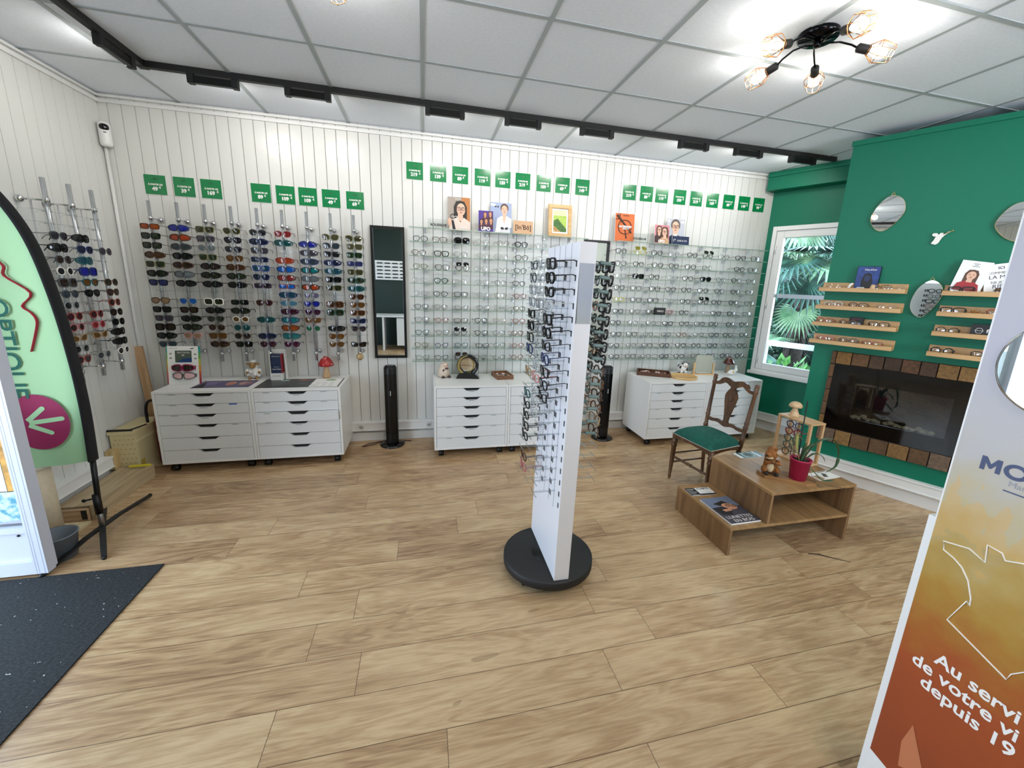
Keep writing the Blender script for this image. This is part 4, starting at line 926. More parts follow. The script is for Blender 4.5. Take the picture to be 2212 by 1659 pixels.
b.prism(gold, [(x, z + .125) for x, z in o2 + i2[::-1]], -.012, -.004); b.build('inner_crescent', t)
b = MB(); b.prism(black_g, [(-.11, 0), (.11, 0), (.10, .02), (.06, .055), (-.06, .055), (-.09, .035)], -.05, .04); b.build('foot', t, .004)
# wooden trays with small goods
def tray(x, y, w, d, label, rz, wm):
    t = thing('wooden_tray', label, 'tray', (x, y, ZC), rz)
    b = MB(); e = .012
    b.box(wm, -w / 2, w / 2, -d / 2, d / 2, 0, .008)
    for q in ((-w / 2, w / 2, -d / 2, -d / 2 + e), (-w / 2, w / 2, d / 2 - e, d / 2), (-w / 2, -w / 2 + e, -d / 2 + e, d / 2 - e), (w / 2 - e, w / 2, -d / 2 + e, d / 2 - e)): b.box(wm, *q, .008, .04)
    b.build('tray_body', t, .002)
    b = MB(); random.seed(5); gem = [whitep, dk, mat('bead_rose', 'c99a90', .3), mat('bead_beige', 'd8c8ae', .3)]
    for k in range(40): b.ball(gem[k % 4], (random.uniform(-.36, .36) * w, random.uniform(-.3, .3) * d, .016 + random.random() * .010), (.012, .009, .007), 8, 5)
    o = b.build('beads', t); o['kind'] = 'stuff'
dkw = wood('dark_tray_wood', '3a2012', '5e381f', 'X', 1.4); mdw = wood('brown_tray_wood', '5f3b20', '8a5c36', 'X', 1.4)
tray(.715, -.20, .16, .22, 'square brown wooden tray of small pieces on the left display cabinet', .12, mdw)
tray(2.345, -.21, .34, .19, 'long dark wooden tray of small pieces on the window side cabinet', -.5, dkw)
t = thing('round_tray', 'round pale wooden tray with rim on the window side cabinet', 'tray', (2.605, -.36, ZC))
b = MB(); b.lathe(wood('bamboo', 'b98d52', 'd9b67c', 'X', 1.2), [(.0, .0), (.135, .0), (.14, .004), (.14, .02), (.132, .02), (.130, .009), (.0, .009)], seg=48, cap=False); b.build('tray_body', t)
# cow
cw = mat('cow_white', 'e6e4e0', .3); ck = mat('cow_black', '15151a', .3)
t = thing('cow_figurine', 'small white cow figurine with black patches behind the round tray', 'figurine', (2.72, -.17, ZC), -.2)
b = MB(); b.ball(cw, (0, 0, .062), (.045, .055, .042)); b.build('body', t)
b = MB(); b.ball(cw, (.008, -.045, .10), (.028, .028, .027)); b.ball(mat('cow_muzzle', 'd6b4a8', .4), (.008, -.068, .092), (.016, .012, .012))
for sx in (-1, 1): b.ball(ck, (.008 + sx * .03, -.04, .115), (.013, .005, .008)); b.lathe(ck, [(.006, 0), (.001, .018)], (.008 + sx * .015, -.04, .122), 8)
animal_eyes(b, ink, [(-.004, -.068, .106), (.02, -.068, .106)], .003); b.build('head', t)
for sx in (-1, 1):
    for yy in (-.035, .032):
        b = MB(); b.lathe(cw, [(.013, .008), (.013, .04)], (sx * .022, yy, 0), 12); b.lathe(ck, [(.013, 0), (.014, .009)], (sx * .022, yy, 0), 12); b.build('leg', t)
b = MB(); b.ball(ck, (-.032, -.022, .072), (.014, .016, .018)); b.ball(ck, (.03, -.03, .055), (.016, .018, .016)); b.ball(ck, (-.02, .035, .075), (.022, .02, .02)); b.build('patches', t)
# swivel mirror
t = thing('table_mirror', 'rectangular tilting table mirror on wooden stand near the window', 'mirror', (2.93, -.24, ZC), -.22)
b = MB(); b.box(oakpale, -.12, .12, -.03, .03, 0, .012); b.box(oakpale, -.112, -.096, -.012, .012, .012, .13); b.box(oakpale, .096, .112, -.012, .012, .012, .13); b.build('stand', t, .002)
M = T((0, 0, .115)) @ RX(-.06)
b = MB(); b.prism(mirror, ell(0, 0, .093, .098, 32, 9), -.004, .0, M); b.prism(mat('mirror_back_grey', '8f8f86', .5), ell(0, 0, .094, .099, 32, 9), .0002, .005, M); b.build('mirror_plate', t)
# rabbit
t = thing('rabbit_figurine', 'white rabbit figurine in front of the dark brown mushroom', 'figurine', (3.27, -.285, ZC), 0)
b = MB(); b.ball(cw, (-.01, 0, .03), (.045, .028, .03)); b.build('body', t)
b = MB(); b.ball(cw, (.035, -.004, .056), (.021, .018, .019)); animal_eyes(b, ink, [(.043, -.02, .06)], .003)
for sx in (-1, 1): b.ball(cw, (.036 + sx * .007, 0, .085), (.006, .004, .022))
b.build('head', t); b = MB(); b.ball(mat('yellow_flower', 'd8b46a', .4), (-.012, -.026, .035), (.014, .004, .012)); b.build('flower', t); b = MB(); b.ball(cw, (-.055, 0, .025), .011); b.build('tail', t)

# ------------------------------------------------------------------ rotating white display stand
t = thing('rotating_stand', 'tall white rotating eyewear stand on a round black base', 'display stand', (.642, -2.075, 0))
b = MB(); b.lathe(black_m, [(.02, .05), (.24, .05), (.247, .056), (.247, .094), (.241, .10), (.02, .10)], seg=64); b.lathe(black, [(.09, .10), (.09, .104), (.0, .104)], seg=32, cap=False); base = b.build('base', t)
for a in range(4):
    an = math.radians(35 + 90 * a); b = MB(); cx, cy = .185 * math.cos(an), .185 * math.sin(an)
    b.tube(black, [(cx - .02, cy, .024), (cx + .02, cy, .024)], .024, 14); b.box(black, cx - .012, cx + .012, cy - .015, cy + .015, .02, .05); b.build('caster', base)
SM = T((0, 0, .102)) @ RY(.0125) @ RX(.004)
stw = mat('stand_white', 'dfe0e6', .35); slotm = mat('slot_dark', '08090b', .8)
b = MB(); b.box(stw, -.037, .041, -.228, .228, 0, 1.643, SM); pan = b.build('panel', t, .0015)
b = MB()
for k in range(4): b.box(mat('stand_seam', 'a7a9b6', .5), -.0385, -.037, -.135 + .082 * k, -.132 + .082 * k, .36, 1.64, SM)
b.build('seam', pan)
cols = [-.140, .004, .148]
b = MB()
for side in (-1, 1):
    for c in cols:
        for dy in (-.064, .062):
            for k in range(20):
                z = 1.553 - .0602 * k; x = -.0375 if side < 0 else .0415
                b.box(slotm, x - .0008, x + .0008, c + dy - .0055, c + dy + .0055, z - .013, z + .013, SM)
b.build('slots', pan)
hk = MB(); hk.box(hookm, -.11, 0, -.004, .004, -.003, .003); hk.tube(hookm, [(-.11, -.05, -.002), (-.115, 0, 0), (-.11, .05, -.002)], .003, 4); HK = hk.mesh('support_arm')
for side in (-1, 1):
    for ci, c in enumerate(cols):
        for k in range(19 if side < 0 else 18):
            if side > 0 and ci == 2: continue
            link('support_arm', HK, t, SM @ T((-.037 if side < 0 else .041, c, 1.538 - .0602 * k)) @ (RZ(0) if side < 0 else RZ(PI)))
b = MB(); b.box(mirror, -.031, .036, -.2295, -.228, 1.30, 1.555, SM); b.box(alu, -.033, .038, -.2288, -.2279, 1.298, 1.557, SM); b.build('mirror_glass', t)
near = ['black', 'black', 'black', 'clear', 'black', 'black', 'black', 'navy', 'black', 'black', 'black']
mid = ['clear', 'clear', 'clear', 'silver', 'clear', 'silver', 'clear', 'clear', 'clear', 'pink', 'clear', 'clear', 'clear']
far = ['grey', 'grey', 'silver', 'silver', 'black', 'black', 'black', 'navy', None, 'beige', None, 'teal', 'black', 'black', 'black', 'black', None, 'brown', 'rose']
SW = T((.642, -2.075, 0)) @ SM
slv = mat('grey_green_sleeve', '6d8281', .7)
for ci, (cc, lst) in enumerate(zip(cols, (near, mid, far))):
    for k, fc in enumerate(lst):
        if not fc: continue
        M = SW @ T((-.037 - .100, cc - .002, 1.548 - .0602 * k)) @ RY(math.radians(-6)) @ RZ(-PI / 2)
        eyewear('eyeglasses', ['square', 'panto', 'cat', 'round'][(k + ci) % 4], 'thick' if fc == 'black' and k < 6 else 'mid', fcol(CN[fc]), lens_clear, M, f'{fc} eyeglasses, {ORD[k] if k < 17 else ("eighteenth", "nineteenth")[k-17]} row of {["nearest", "middle", "farthest"][ci]} column, left face of white stand', 'spectacles on the rotating stand', tl=.118)
rgt = [['black'] * 8 + ['brown', 'tortoise', 'brown', 'tortoise', 'beige', 'brown'], ['black', 'grey', 'black', 'red', 'black', 'black', 'black', 'brown', 'black', 'silver', 'brown', 'beige']]
for ci in (0, 1):
    for k, fc in enumerate(rgt[ci]):
        M = SW @ T((.041 + .105, cols[ci] + .002, 1.548 - .0602 * k)) @ RY(math.radians(6)) @ RZ(PI / 2)
        eyewear('eyeglasses', ['square', 'panto', 'round'][(k + ci) % 3], 'thick' if fc == 'black' else 'mid', fcol(CN[fc]), lens_clear, M, f'{fc} eyeglasses, {ORD[k]} row of the {["nearer", "farther"][ci]} column, right face of stand', 'spectacles on the rotating stand', tl=.122, sleeve=slv)
# ------------------------------------------------------------------ chair
cwood = wood('walnut_chair', '3a2415', '6b4a2f', 'Z', 1.2, .35); velvet = mat('green_velvet', '035044', .85, noise=.25, nscale=30)
t = thing('dining_chair', 'carved brown wooden chair with green velvet seat beside the coffee table', 'chair', (2.185, -1.365, 0), math.radians(8.7))
def turned(pts, name):
    b = MB(); P = [Vector(p) for p, r in pts]; b.tube(cwood, P, [r for p, r in pts], 12); return b.build(name, t)
def post(a, c, prof, name):
    a, c = Vector(a), Vector(c); return turned([(a.lerp(c, k), r) for k, r in prof], name)
lp = [(0, .009), (.03, .010), (.06, .014), (.08, .012), (.45, .018), (.74, .020), (.76, .025), (.79, .020), (.84, .022), (.86, .026), (.88, .020), (1, .022)]
for sy in (-1, 1): post((-.175, sy * .192, 0), (-.165, sy * .188, .39), lp, 'leg')
bp_ = [(0, .011), (.05, .013), (.30, .017), (.40, .019), (.42, .022), (.44, .017), (.60, .016), (.62, .021), (.64, .016), (.78, .015), (.80, .019), (.82, .015), (.95, .014), (.965, .018), (.98, .013), (1.0, .006)]
for sy in (-1, 1): post((.165, sy * .165, 0), (.135, sy * .17, .40), [(k / .42, r) for k, r in bp_ if k <= .42], 'leg')
for sy in (-1, 1): post((.135, sy * .178, .38), (.195, sy * .193, .875), [(0, .017), (.12, .017), (.14, .021), (.18, .015), (.30, .016), (.33, .020), (.36, .015), (.40, .018), (.44, .015), (.86, .014), (.88, .019), (.92, .014), (.96, .018), (.985, .013), (1, .020), (1.02, .006)], 'back_post')
b = MB()   # seat frame with curved apron
so = [(-.185, -.20), (-.185, .20), (.15, .178), (.15, -.178)]
for (x0, y0), (x1, y1) in zip(so, so[1:] + so[:1]):
    n = 10
    for k in range(n):
        a, c = k / n, (k + 1) / n; d = lambda q: .045 - .018 * math.sin(PI * q)
        p0, p1 = Vector((x0 + (x1 - x0) * a, y0 + (y1 - y0) * a, 0)), Vector((x0 + (x1 - x0) * c, y0 + (y1 - y0) * c, 0)); nn = Vector((-(y1 - y0), x1 - x0, 0)).normalized() * .02
        vs = [p0 + Vector((0, 0, .405 - d(a))), p1 + Vector((0, 0, .405 - d(c))), p1 + Vector((0, 0, .405)), p0 + Vector((0, 0, .405))]
        b.add(vs + [v - nn for v in vs], [(0, 1, 2, 3), (7, 6, 5, 4), (0, 4, 5, 1), (3, 2, 6, 7)], cwood)
b.build('seat_frame', t)
b = MB(); n = 20; vs = []; 
for i in range(n + 1):
    for j in range(n + 1):
        u, v = -1 + 2 * i / n, -1 + 2 * j / n; wd = .200 - .012 * (u + 1); x = -.018 + .170 * u; y = wd * v
        z = .405 + .062 * max(0, (1 - abs(u) ** 4) * (1 - abs(v) ** 4)) ** .5 + .012 * (1 - u * u) * (1 - v * v); vs.append((x, y, z))
b.add(vs, [(i * (n + 1) + j, (i + 1) * (n + 1) + j, (i + 1) * (n + 1) + j + 1, i * (n + 1) + j + 1) for i in range(n) for j in range(n)], velvet, True); seat = b.build('seat', t)
b = MB(); stud = mat('white_metal_stud', 'e2dfd6', .3, metal=.5)
for (x0, y0), (x1, y1) in ((so[0], so[1]), (so[1], so[2]), (so[3], so[0])):
    L_ = math.hypot(x1 - x0, y1 - y0); m_ = int(L_ / .0095)
    for k in range(m_ + 1): b.ball(stud, (x0 + (x1 - x0) * k / m_, y0 + (y1 - y0) * k / m_, .402), .0040, 6, 4)
b.build('nail_trim', seat)
for z in (.145, .225):
    for sy in (-1, 1): post((-.17, sy * .19, z), (.155, sy * .167, z), [(0, .007), (1, .007)], 'stretcher')
post((-.17, -.19, .20), (-.17, .19, .20), [(0, .008), (.18, .009), (.2, .013), (.23, .009), (.42, .010), (.45, .015), (.5, .011), (.55, .015), (.58, .010), (.77, .009), (.8, .013), (.82, .009), (1, .008)], 'stretcher')
post((.155, -.167, .20), (.155, .167, .20), [(0, .007), (1, .007)], 'stretcher')
# back: crest rail, vase splat, lower rail - sawn board following the raked back
BK_ = T((.135, 0, .38)) @ RY(math.atan2(.06, .495)) @ RZ(-PI / 2)      # local x across, z up the back
def lyr(m, up, lo, y0, y1, name):
    b = MB(); b.prism(m, up + lo[::-1], y0, y1, BK_); return b.build(name, t, .003)
xs = [-.19, -.165, -.14, -.115, -.09, -.06, -.03, 0, .03, .06, .09, .115, .14, .165, .19]
lyr(cwood, list(zip(xs, [.455, .452, .462, .492, .502, .502, .494, .485, .494, .502, .502, .492, .462, .452, .455])), list(zip(xs, [.425, .428, .432, .445, .462, .458, .442, .430, .442, .458, .462, .445, .432, .428, .425])), -.011, .011, 'crest_rail')
lyr(cwood, list(zip(xs, [.150, .148, .146, .148, .155, .158, .150, .145, .150, .158, .155, .148, .146, .148, .150])), list(zip(xs, [.125, .122, .120, .122, .128, .128, .118, .112, .118, .128, .128, .122, .120, .122, .125])), -.010, .010, 'back_rail')
hz = [.135, .16, .20, .26, .32, .36, .385, .40, .43, .455]; hwid = [.045, .020, .024, .036, .050, .056, .050, .040, .020, .034]
b = MB(); b.prism(cwood, [(w_, z_) for w_, z_ in zip(hwid, hz)] + [(-w_, z_) for w_, z_ in list(zip(hwid, hz))[::-1]], -.008, .008, BK_)
for k in range(7): a = k * 2 * PI / 7; b.ball(cwood, (.014 * math.cos(a), -.010, .345 + .014 * math.sin(a)), (.010, .005, .010), 8, 5, BK_)
b.ball(cwood, (0, -.012, .345), (.009, .005, .009), 8, 5, BK_); b.build('back_splat', t, .002)

# ------------------------------------------------------------------ coffee table and what lies on it
tw = wood('table_oak_veneer', '7a5b3c', 'a07c54', 'X', .9); twz = wood('table_oak_veneer_upright', '6d4f33', '987550', 'Z', .9); twy = wood('table_oak_veneer_depth', '84633f', 'ab875b', 'Y', .9)
t = thing('coffee_table', 'stepped oak coffee table with low side shelf in front of the fireplace', 'coffee table', (1.745, -2.18, 0))
def tb(m, name, *q):
    b = MB(); b.box(m, *q); b.build(name, t, .001)
tb(twz, 'side_panel', 0, .018, 0, .535, 0, .166); tb(twy, 'lower_shelf', 0, .885, 0, .535, .166, .184)
tb(twz, 'side_panel', .255, .273, 0, .535, .184, .374); tb(twy, 'tabletop', .255, .905, 0, .535, .374, .392); tb(twz, 'side_panel', .887, .905, 0, .535, 0, .374); tb(tw, 'back_panel', .273, .887, .50, .515, .184, .29)
def mag(x0, x1, y0, y1, z, m, label, draw, th=.006, rz=0., name='magazine'):
    w, d = x1 - x0, y1 - y0; b = MB(); b.box(paper, -w / 2, w / 2, -d / 2, d / 2, 0, th); F = T((0, 0, th)) @ RX(-PI / 2)
    b.flat(m, rect(-w / 2, w / 2, -d / 2, d / 2), -.0003, F); draw(b, w, d, F)
    return solo(name, b, label, name.replace('_', ' '), ((x0 + x1) / 2, (y0 + y1) / 2, z), rz)
def g1(b, w, d, F):
    b.flat(mat('print_blue_grey', '6d7890'), rect(-w * .5, w * .5, d * .1, d * .5), -.0006, F)
    b.flat(hair, [(-w * .3, d * .25), (w * .1, d * .34), (w * .34, d * .12), (w * .28, -d * .02), (0, d * .05)], -.0009, F)
    b.flat(skin, ell(w * .12, d * .10, .05, .036, 16, 2, -.3), -.0012, F); b.flat(ink, [(-w * .45, d * .1), (-w * .1, d * .12), (w * .05, -d * .02), (-w * .1, -d * .22), (-w * .45, -d * .15)], -.0014, F)
    b.flat(skin, [(-w * .25, -d * .0), (w * .02, d * .02), (w * .06, -d * .06), (-w * .2, -d * .08)], -.0016, F); b.tube(ink, [(x, -.0022, z) for x, z in ell(w * .10, d * .13, .016, .012, 10)], .0018, 4, True, F); b.tube(ink, [(x, -.0022, z) for x, z in ell(w * .28, d * .10, .014, .011, 10)], .0018, 4, True, F)
    b.text(whitep, 'LUNETTES', .040, 0, -d * .34, -.0024, M=F, bold=.0018); b.text(whitep, 'EN BOIS', .040, w * .02, -d * .47, -.0024, M=F, bold=.0018)
mag(1.768, 1.985, -2.150, -1.860, .184, mat('print_slate', '4a4a55', .25), 'magazine with bespectacled person on the cover on the low table shelf', g1, .010, .02)
def g2(b, w, d, F):
    b.flat(ink, rect(-w / 2, -w * .1, -d / 2, d / 2), -.0004, F); b.flat(ink, rect(-w * .1, w / 2, -d * .5, -d * .3), -.0004, F)
    for k in range(5): b.flat(paper, rect(-w * .46, -w * .16 - (k % 2) * .015, d * .3 - k * .019, d * .3 - k * .019 + .004), -.0008, F)
    b.text(ink, 'CLARTE', .026, w * .2, d * .25, -.0008, M=F, bold=.0008); b.tube(mat('print_grey'), [(w * .02, -.0008, -d * .1), (w * .2, -.0008, -d * .2), (w * .4, -.0008, -d * .1)], .0008, 4, M=F)
mag(1.752, 1.945, -1.805, -1.706, .184, paper, 'black and white leaflet at the back of the low table shelf', g2, .002, -.04, 'leaflet')
def g3(b, w, d, F):
    b.flat(mat('print_mint_grey', '8fa6a2'), rect(-w * .28, w * .2, -d * .4, d * .4), -.0006, F); b.flat(mat('print_dark_moss', '39453c', .5, noise=.4), ell(-w * .02, 0, w * .17, d * .34, 12), -.0008, F); b.flat(paper, rect(w * .26, w * .34, -d * .48, d * .48), -.0007, F); b.flat(paper, rect(-w * .48, -w * .36, -d * .45, d * .45), -.0007, F)
mag(2.18, 2.398, -1.716, -1.622, .392, mat('print_deep_teal', '24505a', .25), 'teal covered brochure on the back edge of the table top', g3, .003, .03, 'brochure')
def g4(b, w, d, F):
    b.flat(mat('print_tan_cover', 'a88a68'), rect(-w * .45, -w * .2, -d * .45, d * .1), -.0006, F); b.flat(mat('print_grey_photo', '5a564e', .5, noise=.4), [(-w * .1, -d * .2), (w * .1, d * .3), (w * .2, d * .1), (w * .05, -d * .3)], -.0006, F); b.flat(ink, rect(w * .0, w * .4, d * .38, d * .44), -.0006, F)
mag(2.447, 2.640, -2.087, -1.99, .392, paper, 'white printed leaflet by the plant on the table top', g4, .002, .1, 'leaflet')
# plank board with squirrel and plant
bm = wood('bark_edged_board', '7a5230', 'aa7f50', 'X', 1.3)
b = MB(); b.prism(bm, [(-.165, -.02), (-.14, -.072), (.13, -.070), (.165, -.03), (.16, .04), (.10, .07), (-.13, .06)], 0, .02, RX(PI / 2)); 
solo('wooden_board', b, 'small natural-edge wooden board carrying a squirrel and a plant', 'board', (2.245, -2.035, .392), math.radians(-36), bevel=.003)
ZB = .412
fur = mat('squirrel_fur', '8a5420', .8, noise=.35, nscale=60, bump=.6, bscale=200); pale = mat('squirrel_belly', 'd2bd98', .8)
t = thing('squirrel_figurine', 'brown squirrel figurine holding a nut on the wooden board', 'figurine', (2.172, -1.972, ZB), math.radians(-30)); t.scale = (1.2, 1.2, 1.2)
b = MB(); b.ball(fur, (0, 0, .045), (.035, .032, .048)); b.ball(pale, (-.004, -.017, .042), (.020, .019, .034)); b.build('body', t)
b = MB(); b.ball(fur, (-.006, -.008, .108), (.030, .032, .026)); b.ball(fur, (-.022, -.026, .108), (.020, .020, .016)); b.ball(pale, (-.018, -.030, .098), (.020, .014, .010)); b.ball(ink, (-.034, -.040, .110), .005)
for sx in (-1, 1): b.ball(fur, (sx * .018, .004, .134), (.007, .005, .011)); b.ball(ink, (-.008 + sx * .018, -.030, .116), .004)
b.build('head', t)
b = MB(); b.tube(fur, [(0, .03, .02), (.01, .055, .03), (.012, .062, .07), (.01, .048, .105), (.01, .055, .13)], [.012, .022, .028, .024, .008], 10); b.build('tail', t)
for sx in (-1, 1):
    b = MB(); b.tube(fur, [(sx * .028, -.012, .075), (sx * .03, -.032, .066), (sx * .008, -.046, .076)], [.011, .010, .008], 8); b.build('arm', t)
    b = MB(); b.ball(mat('dark_paw', '241812', .7), (sx * .024, -.038, .009), (.011, .017, .009)); b.ball(fur, (sx * .030, -.012, .022), (.015, .024, .022)); b.build('foot', t)
b = MB(); b.ball(mat('hazelnut', '6b4524', .5), (-.004, -.050, .080), (.010, .010, .010)); b.build('nut', t)
t = thing('potted_plant', 'orchid-like plant with strap leaves in a pink pot on the board', 'plant', (2.290, -2.075, ZB)); t.scale = (1.12, 1.12, 1.12)
pk = mat('pink_pot', 'b01e4c', .45, bump=.3, bscale=400); soil = mat('dark_soil', '20160f', .9)
b = MB(); b.lathe(pk, [(.0, 0), (.042, 0), (.052, .115), (.055, .115), (.055, .122), (.049, .122), (.047, .108)], seg=32, cap=False); pot = b.build('pot', t)
b = MB(); b.lathe(soil, [(.0, .112), (.047, .108)], seg=20, cap=False); b.build('soil', pot)
lf1 = mat('strap_leaf_green', '33502a', .4); lf2 = mat('strap_leaf_yellow', '8d8a4a', .5)
def leaf(m, pts, w):
    P = [Vector(p) for p in pts]; n = len(P); b = MB(); vs = []
    # smooth the polyline
    Q = []
    for i in range(n - 1):
        for k in range(5):
            u = k / 5; p0, p1, p2, p3 = P[max(i - 1, 0)], P[i], P[i + 1], P[min(i + 2, n - 1)]
            Q.append(.5 * ((2 * p1) + (p2 - p0) * u + (2 * p0 - 5 * p1 + 4 * p2 - p3) * u * u + (3 * p1 - p0 - 3 * p2 + p3) * u ** 3))
    Q.append(P[-1]); N = len(Q)
    for i, p in enumerate(Q):
        tg = (Q[min(i + 1, N - 1)] - Q[max(i - 1, 0)]).normalized(); sd = tg.cross(Vector((0, 0, 1))); sd = sd.normalized() if sd.length > .05 else Vector((.7, -.7, 0)); up = sd.cross(tg)
        ww = w * (math.sin(PI * min(1, .12 + .88 * i / (N - 1))) ** .6 + .03)
        vs += [p - sd * ww, p - up * ww * .25, p + sd * ww, p + up * .0012]
    fs = [(i * 4 + k, i * 4 + (k + 1) % 4, i * 4 + 4 + (k + 1) % 4, i * 4 + 4 + k) for i in range(N - 1) for k in range(4)]
    b.add(vs, fs, m, True); return b.build('leaf', t)
leaf(lf2, [(-.01, .0, .11), (-.02, .02, .18), (-.01, .04, .25), (.02, .03, .22)], .010)
leaf(lf1, [(0, 0, .11), (.02, .0, .17), (.05, -.01, .21), (.08, -.01, .19)], .012)
leaf(lf1, [(.01, -.01, .11), (.04, -.03, .16), (.08, -.05, .155), (.10, -.06, .12)], .011)
leaf(lf2, [(-.01, .01, .11), (-.03, .03, .16), (-.04, .05, .22)], .008)
leaf(lf1, [(.01, 0, .11), (.06, -.02, .22), (.14, -.04, .25), (.19, -.05, .18), (.19, -.055, .09), (.13, -.05, .05)], .010)
leaf(lf1, [(.01, -.01, .11), (.05, -.05, .06), (.09, -.08, .02), (.14, -.10, .03)], .014)
leaf(lf1, [(.0, .0, .11), (.03, .02, .17), (.055, .03, .2)], .008)
leaf(mat('dry_brown_stalk', '3a2a1c', .7), [(.02, -.02, .11), (.05, -.06, .02), (.13, -.11, -.005), (.22, -.14, -.012), (.26, -.15, -.02)], .003)
b = MB(); b.tube(mat('black_stake', '101012', .5), [(-.01, .01, .10), (.03, .05, .26), (.072, .09, .43)], .0035, 6); b.build('stake', t)
# wooden eyewear stand with a carved mushroom on top
dw = wood('pine_stand', 'a87f55', 'd3ad80', 'Z', 1.4); dwx = wood('pine_stand_top', 'b08a5c', 'd8b488', 'Y', 1.4)
t = thing('tabletop_eyewear_stand', 'small wooden frame display of spectacles at the back of the coffee table', 'display stand', (2.515, -1.665, .392), math.radians(-86))
b = MB(); b.box(dwx, -.01, .245, -.01, .125, .298, .31); b.build('top_board', t, .001); b = MB(); b.box(dwx, -.01, .245, -.01, .125, 0, .012); b.build('base_board', t, .001)
for x, y in ((0, 0), (.235, 0), (0, .115), (.235, .115)):
    b = MB(); b.box(dw, x - .009, x + .009, y - .009, y + .009, .012, .298); b.build('post', t, .001)
b = MB(); b.box(dw, .105, .118, .05, .066, .012, .298); b.build('post', t)
SX = T((2.515, -1.665, .392)) @ RZ(math.radians(-86))
for k, fc in enumerate(('navy', 'red', 'green', 'grey', 'brown')):
    eyewear('eyeglasses', 'panto', 'thick' if k == 1 else 'mid', fcol(CN[fc]), lens_clear, SX @ T((.088, .042, .245 - .052 * k)) @ RZ(.1), f'{fc} eyeglasses, {ORD[k]} from top in the small wooden frame display', 'spectacles in the small wooden frame', tl=.12)
b = MB(); cm = wood('carved_mushroom', 'b5916a', 'd9bd96', 'X', 2.); b.lathe(cm, [(.036, 0), (.033, .006), (.024, .03), (.014, .055), (.012, .07)], seg=20); b.lathe(cm, [(.012, .066), (.038, .064), (.043, .07), (.040, .084), (.028, .098), (.012, .104), (.001, .105)], seg=26)
solo('wooden_mushroom', b, 'plain carved wooden mushroom on top of the small spectacles frame', 'ornament', tuple(SX @ Vector((.06, .055, .31))))
b = MB(); b.tube(mat('dry_twig', '4a3524', .8), [(0, 0, .003), (.03, -.05, .008), (.05, -.10, .004), (.09, -.2, .003)], [.003, .004, .003, .001], 5); solo('dry_leaf', b, 'dry brown plant strip lying on the floor by the coffee table', 'leaf', (2.27, -2.26, 0), .6)

# ------------------------------------------------------------------ fireplace
bc = ['745428', '5c4024', '43301f', '382719', '513620', '563e25', '765830', '7e5f34', '655242']
stone = [mat('stone_' + c, c, .75, noise=.3, nscale=45, bump=.8, bscale=90) for c in bc]; mort = mat('dark_mortar', '2a221c', .9)
b = MB(); random.seed(11)
b.box(mort, -.335, .615, -.006, .0, .325, fz0, MBR); b.box(mort, -.335, .615, -.006, 0, fz1, 1.107, MBR); b.box(mort, -.335, sx0, -.006, 0, fz0, fz1, MBR); b.box(mort, sx1, .615, -.006, 0, fz0, fz1, MBR)
def row(x0, x1, z0, z1, n, pal):
    xs = [x0 + (x1 - x0) * (k + random.uniform(-.12, .12) * (0 < k < n)) / n for k in range(n + 1)]
    for k in range(n): b.box(stone[pal[k % len(pal)]], xs[k] + .003, xs[k + 1] - .003, -.024 + random.uniform(-.004, .003), 0, z0 + random.uniform(0, .006), z1 - .003, MBR)
row(-.303, .615, 1.003, 1.107, 9, [0, 1, 2, 3, 4, 2, 6, 7, 6]); row(-.335, .615, .325, .442, 8, [8, 7, 5, 5, 6, 5, 8, 6])
for k in range(6): z0 = fz0 + (1.107 - fz0) * k / 6; b.box(stone[[0, 5, 1, 4, 1, 5][k]], -.335, -.305, -.022, 0, z0 + .003, z0 + (1.107 - fz0) / 6 - .003, MBR)
for k in range(5): z0 = fz0 + (fz1 - fz0) * k / 5; b.box(stone[[0, 5, 1, 4, 1][k]], sx1 + .003, .615, -.022, 0, z0 + .003, z0 + (fz1 - fz0) / 5 - .003, MBR)
struct('trim_6', b, bevel=.003)
t = thing('electric_fireplace', 'black electric fire insert with pebbles in the stone surround', 'fireplace', tuple(bw(0, 0, 0)), BA)
b = MB(); gx0, gx1, gz0, gz1 = -.145, .425, .56, .865
for q in ((sx0, gx0, fz0, fz1), (gx1, sx1, fz0, fz1), (gx0, gx1, fz0, gz0), (gx0, gx1, gz1, fz1)): b.box(black_g, q[0], q[1], -.006, .012, q[2], q[3])
b.build('front_panel', t)
b = MB(); fbk = mat('fire_interior', '0b0b0c', .6, noise=.4, nscale=30); b.box(fbk, gx0, gx1, .22, .225, gz0, gz1); b.box(fbk, gx0, gx1, .012, .22, gz0 - .005, gz0); b.box(fbk, gx0, gx1, .012, .22, gz1, gz1 + .005); b.box(fbk, gx0 - .005, gx0, .012, .22, gz0, gz1); b.box(fbk, gx1, gx1 + .005, .012, .22, gz0, gz1); fch = b.build('fire_chamber', t)
b = MB(); b.box(clear('smoked_glass', 'd4d6d8', .2), gx0, gx1, .0, .004, gz0, gz1); b.build('glass_front', t)
random.seed(21); peb = mat('pebble', 'cdc19c', .6, noise=.2)
for k in range(30):
    x = gx0 + .03 + (gx1 - gx0 - .08) * ((k % 15) + random.uniform(-.3, .3)) / 15; r = random.uniform(.013, .019)
    b = MB(); b.ball(peb, (x, .03 + .03 * (k // 15) + random.uniform(-.008, .008), gz0 + r * .7 + (.012 if k % 5 == 2 else 0)), (r * 1.25, r, r * .8), 10, 7); b.build('pebble', fch)
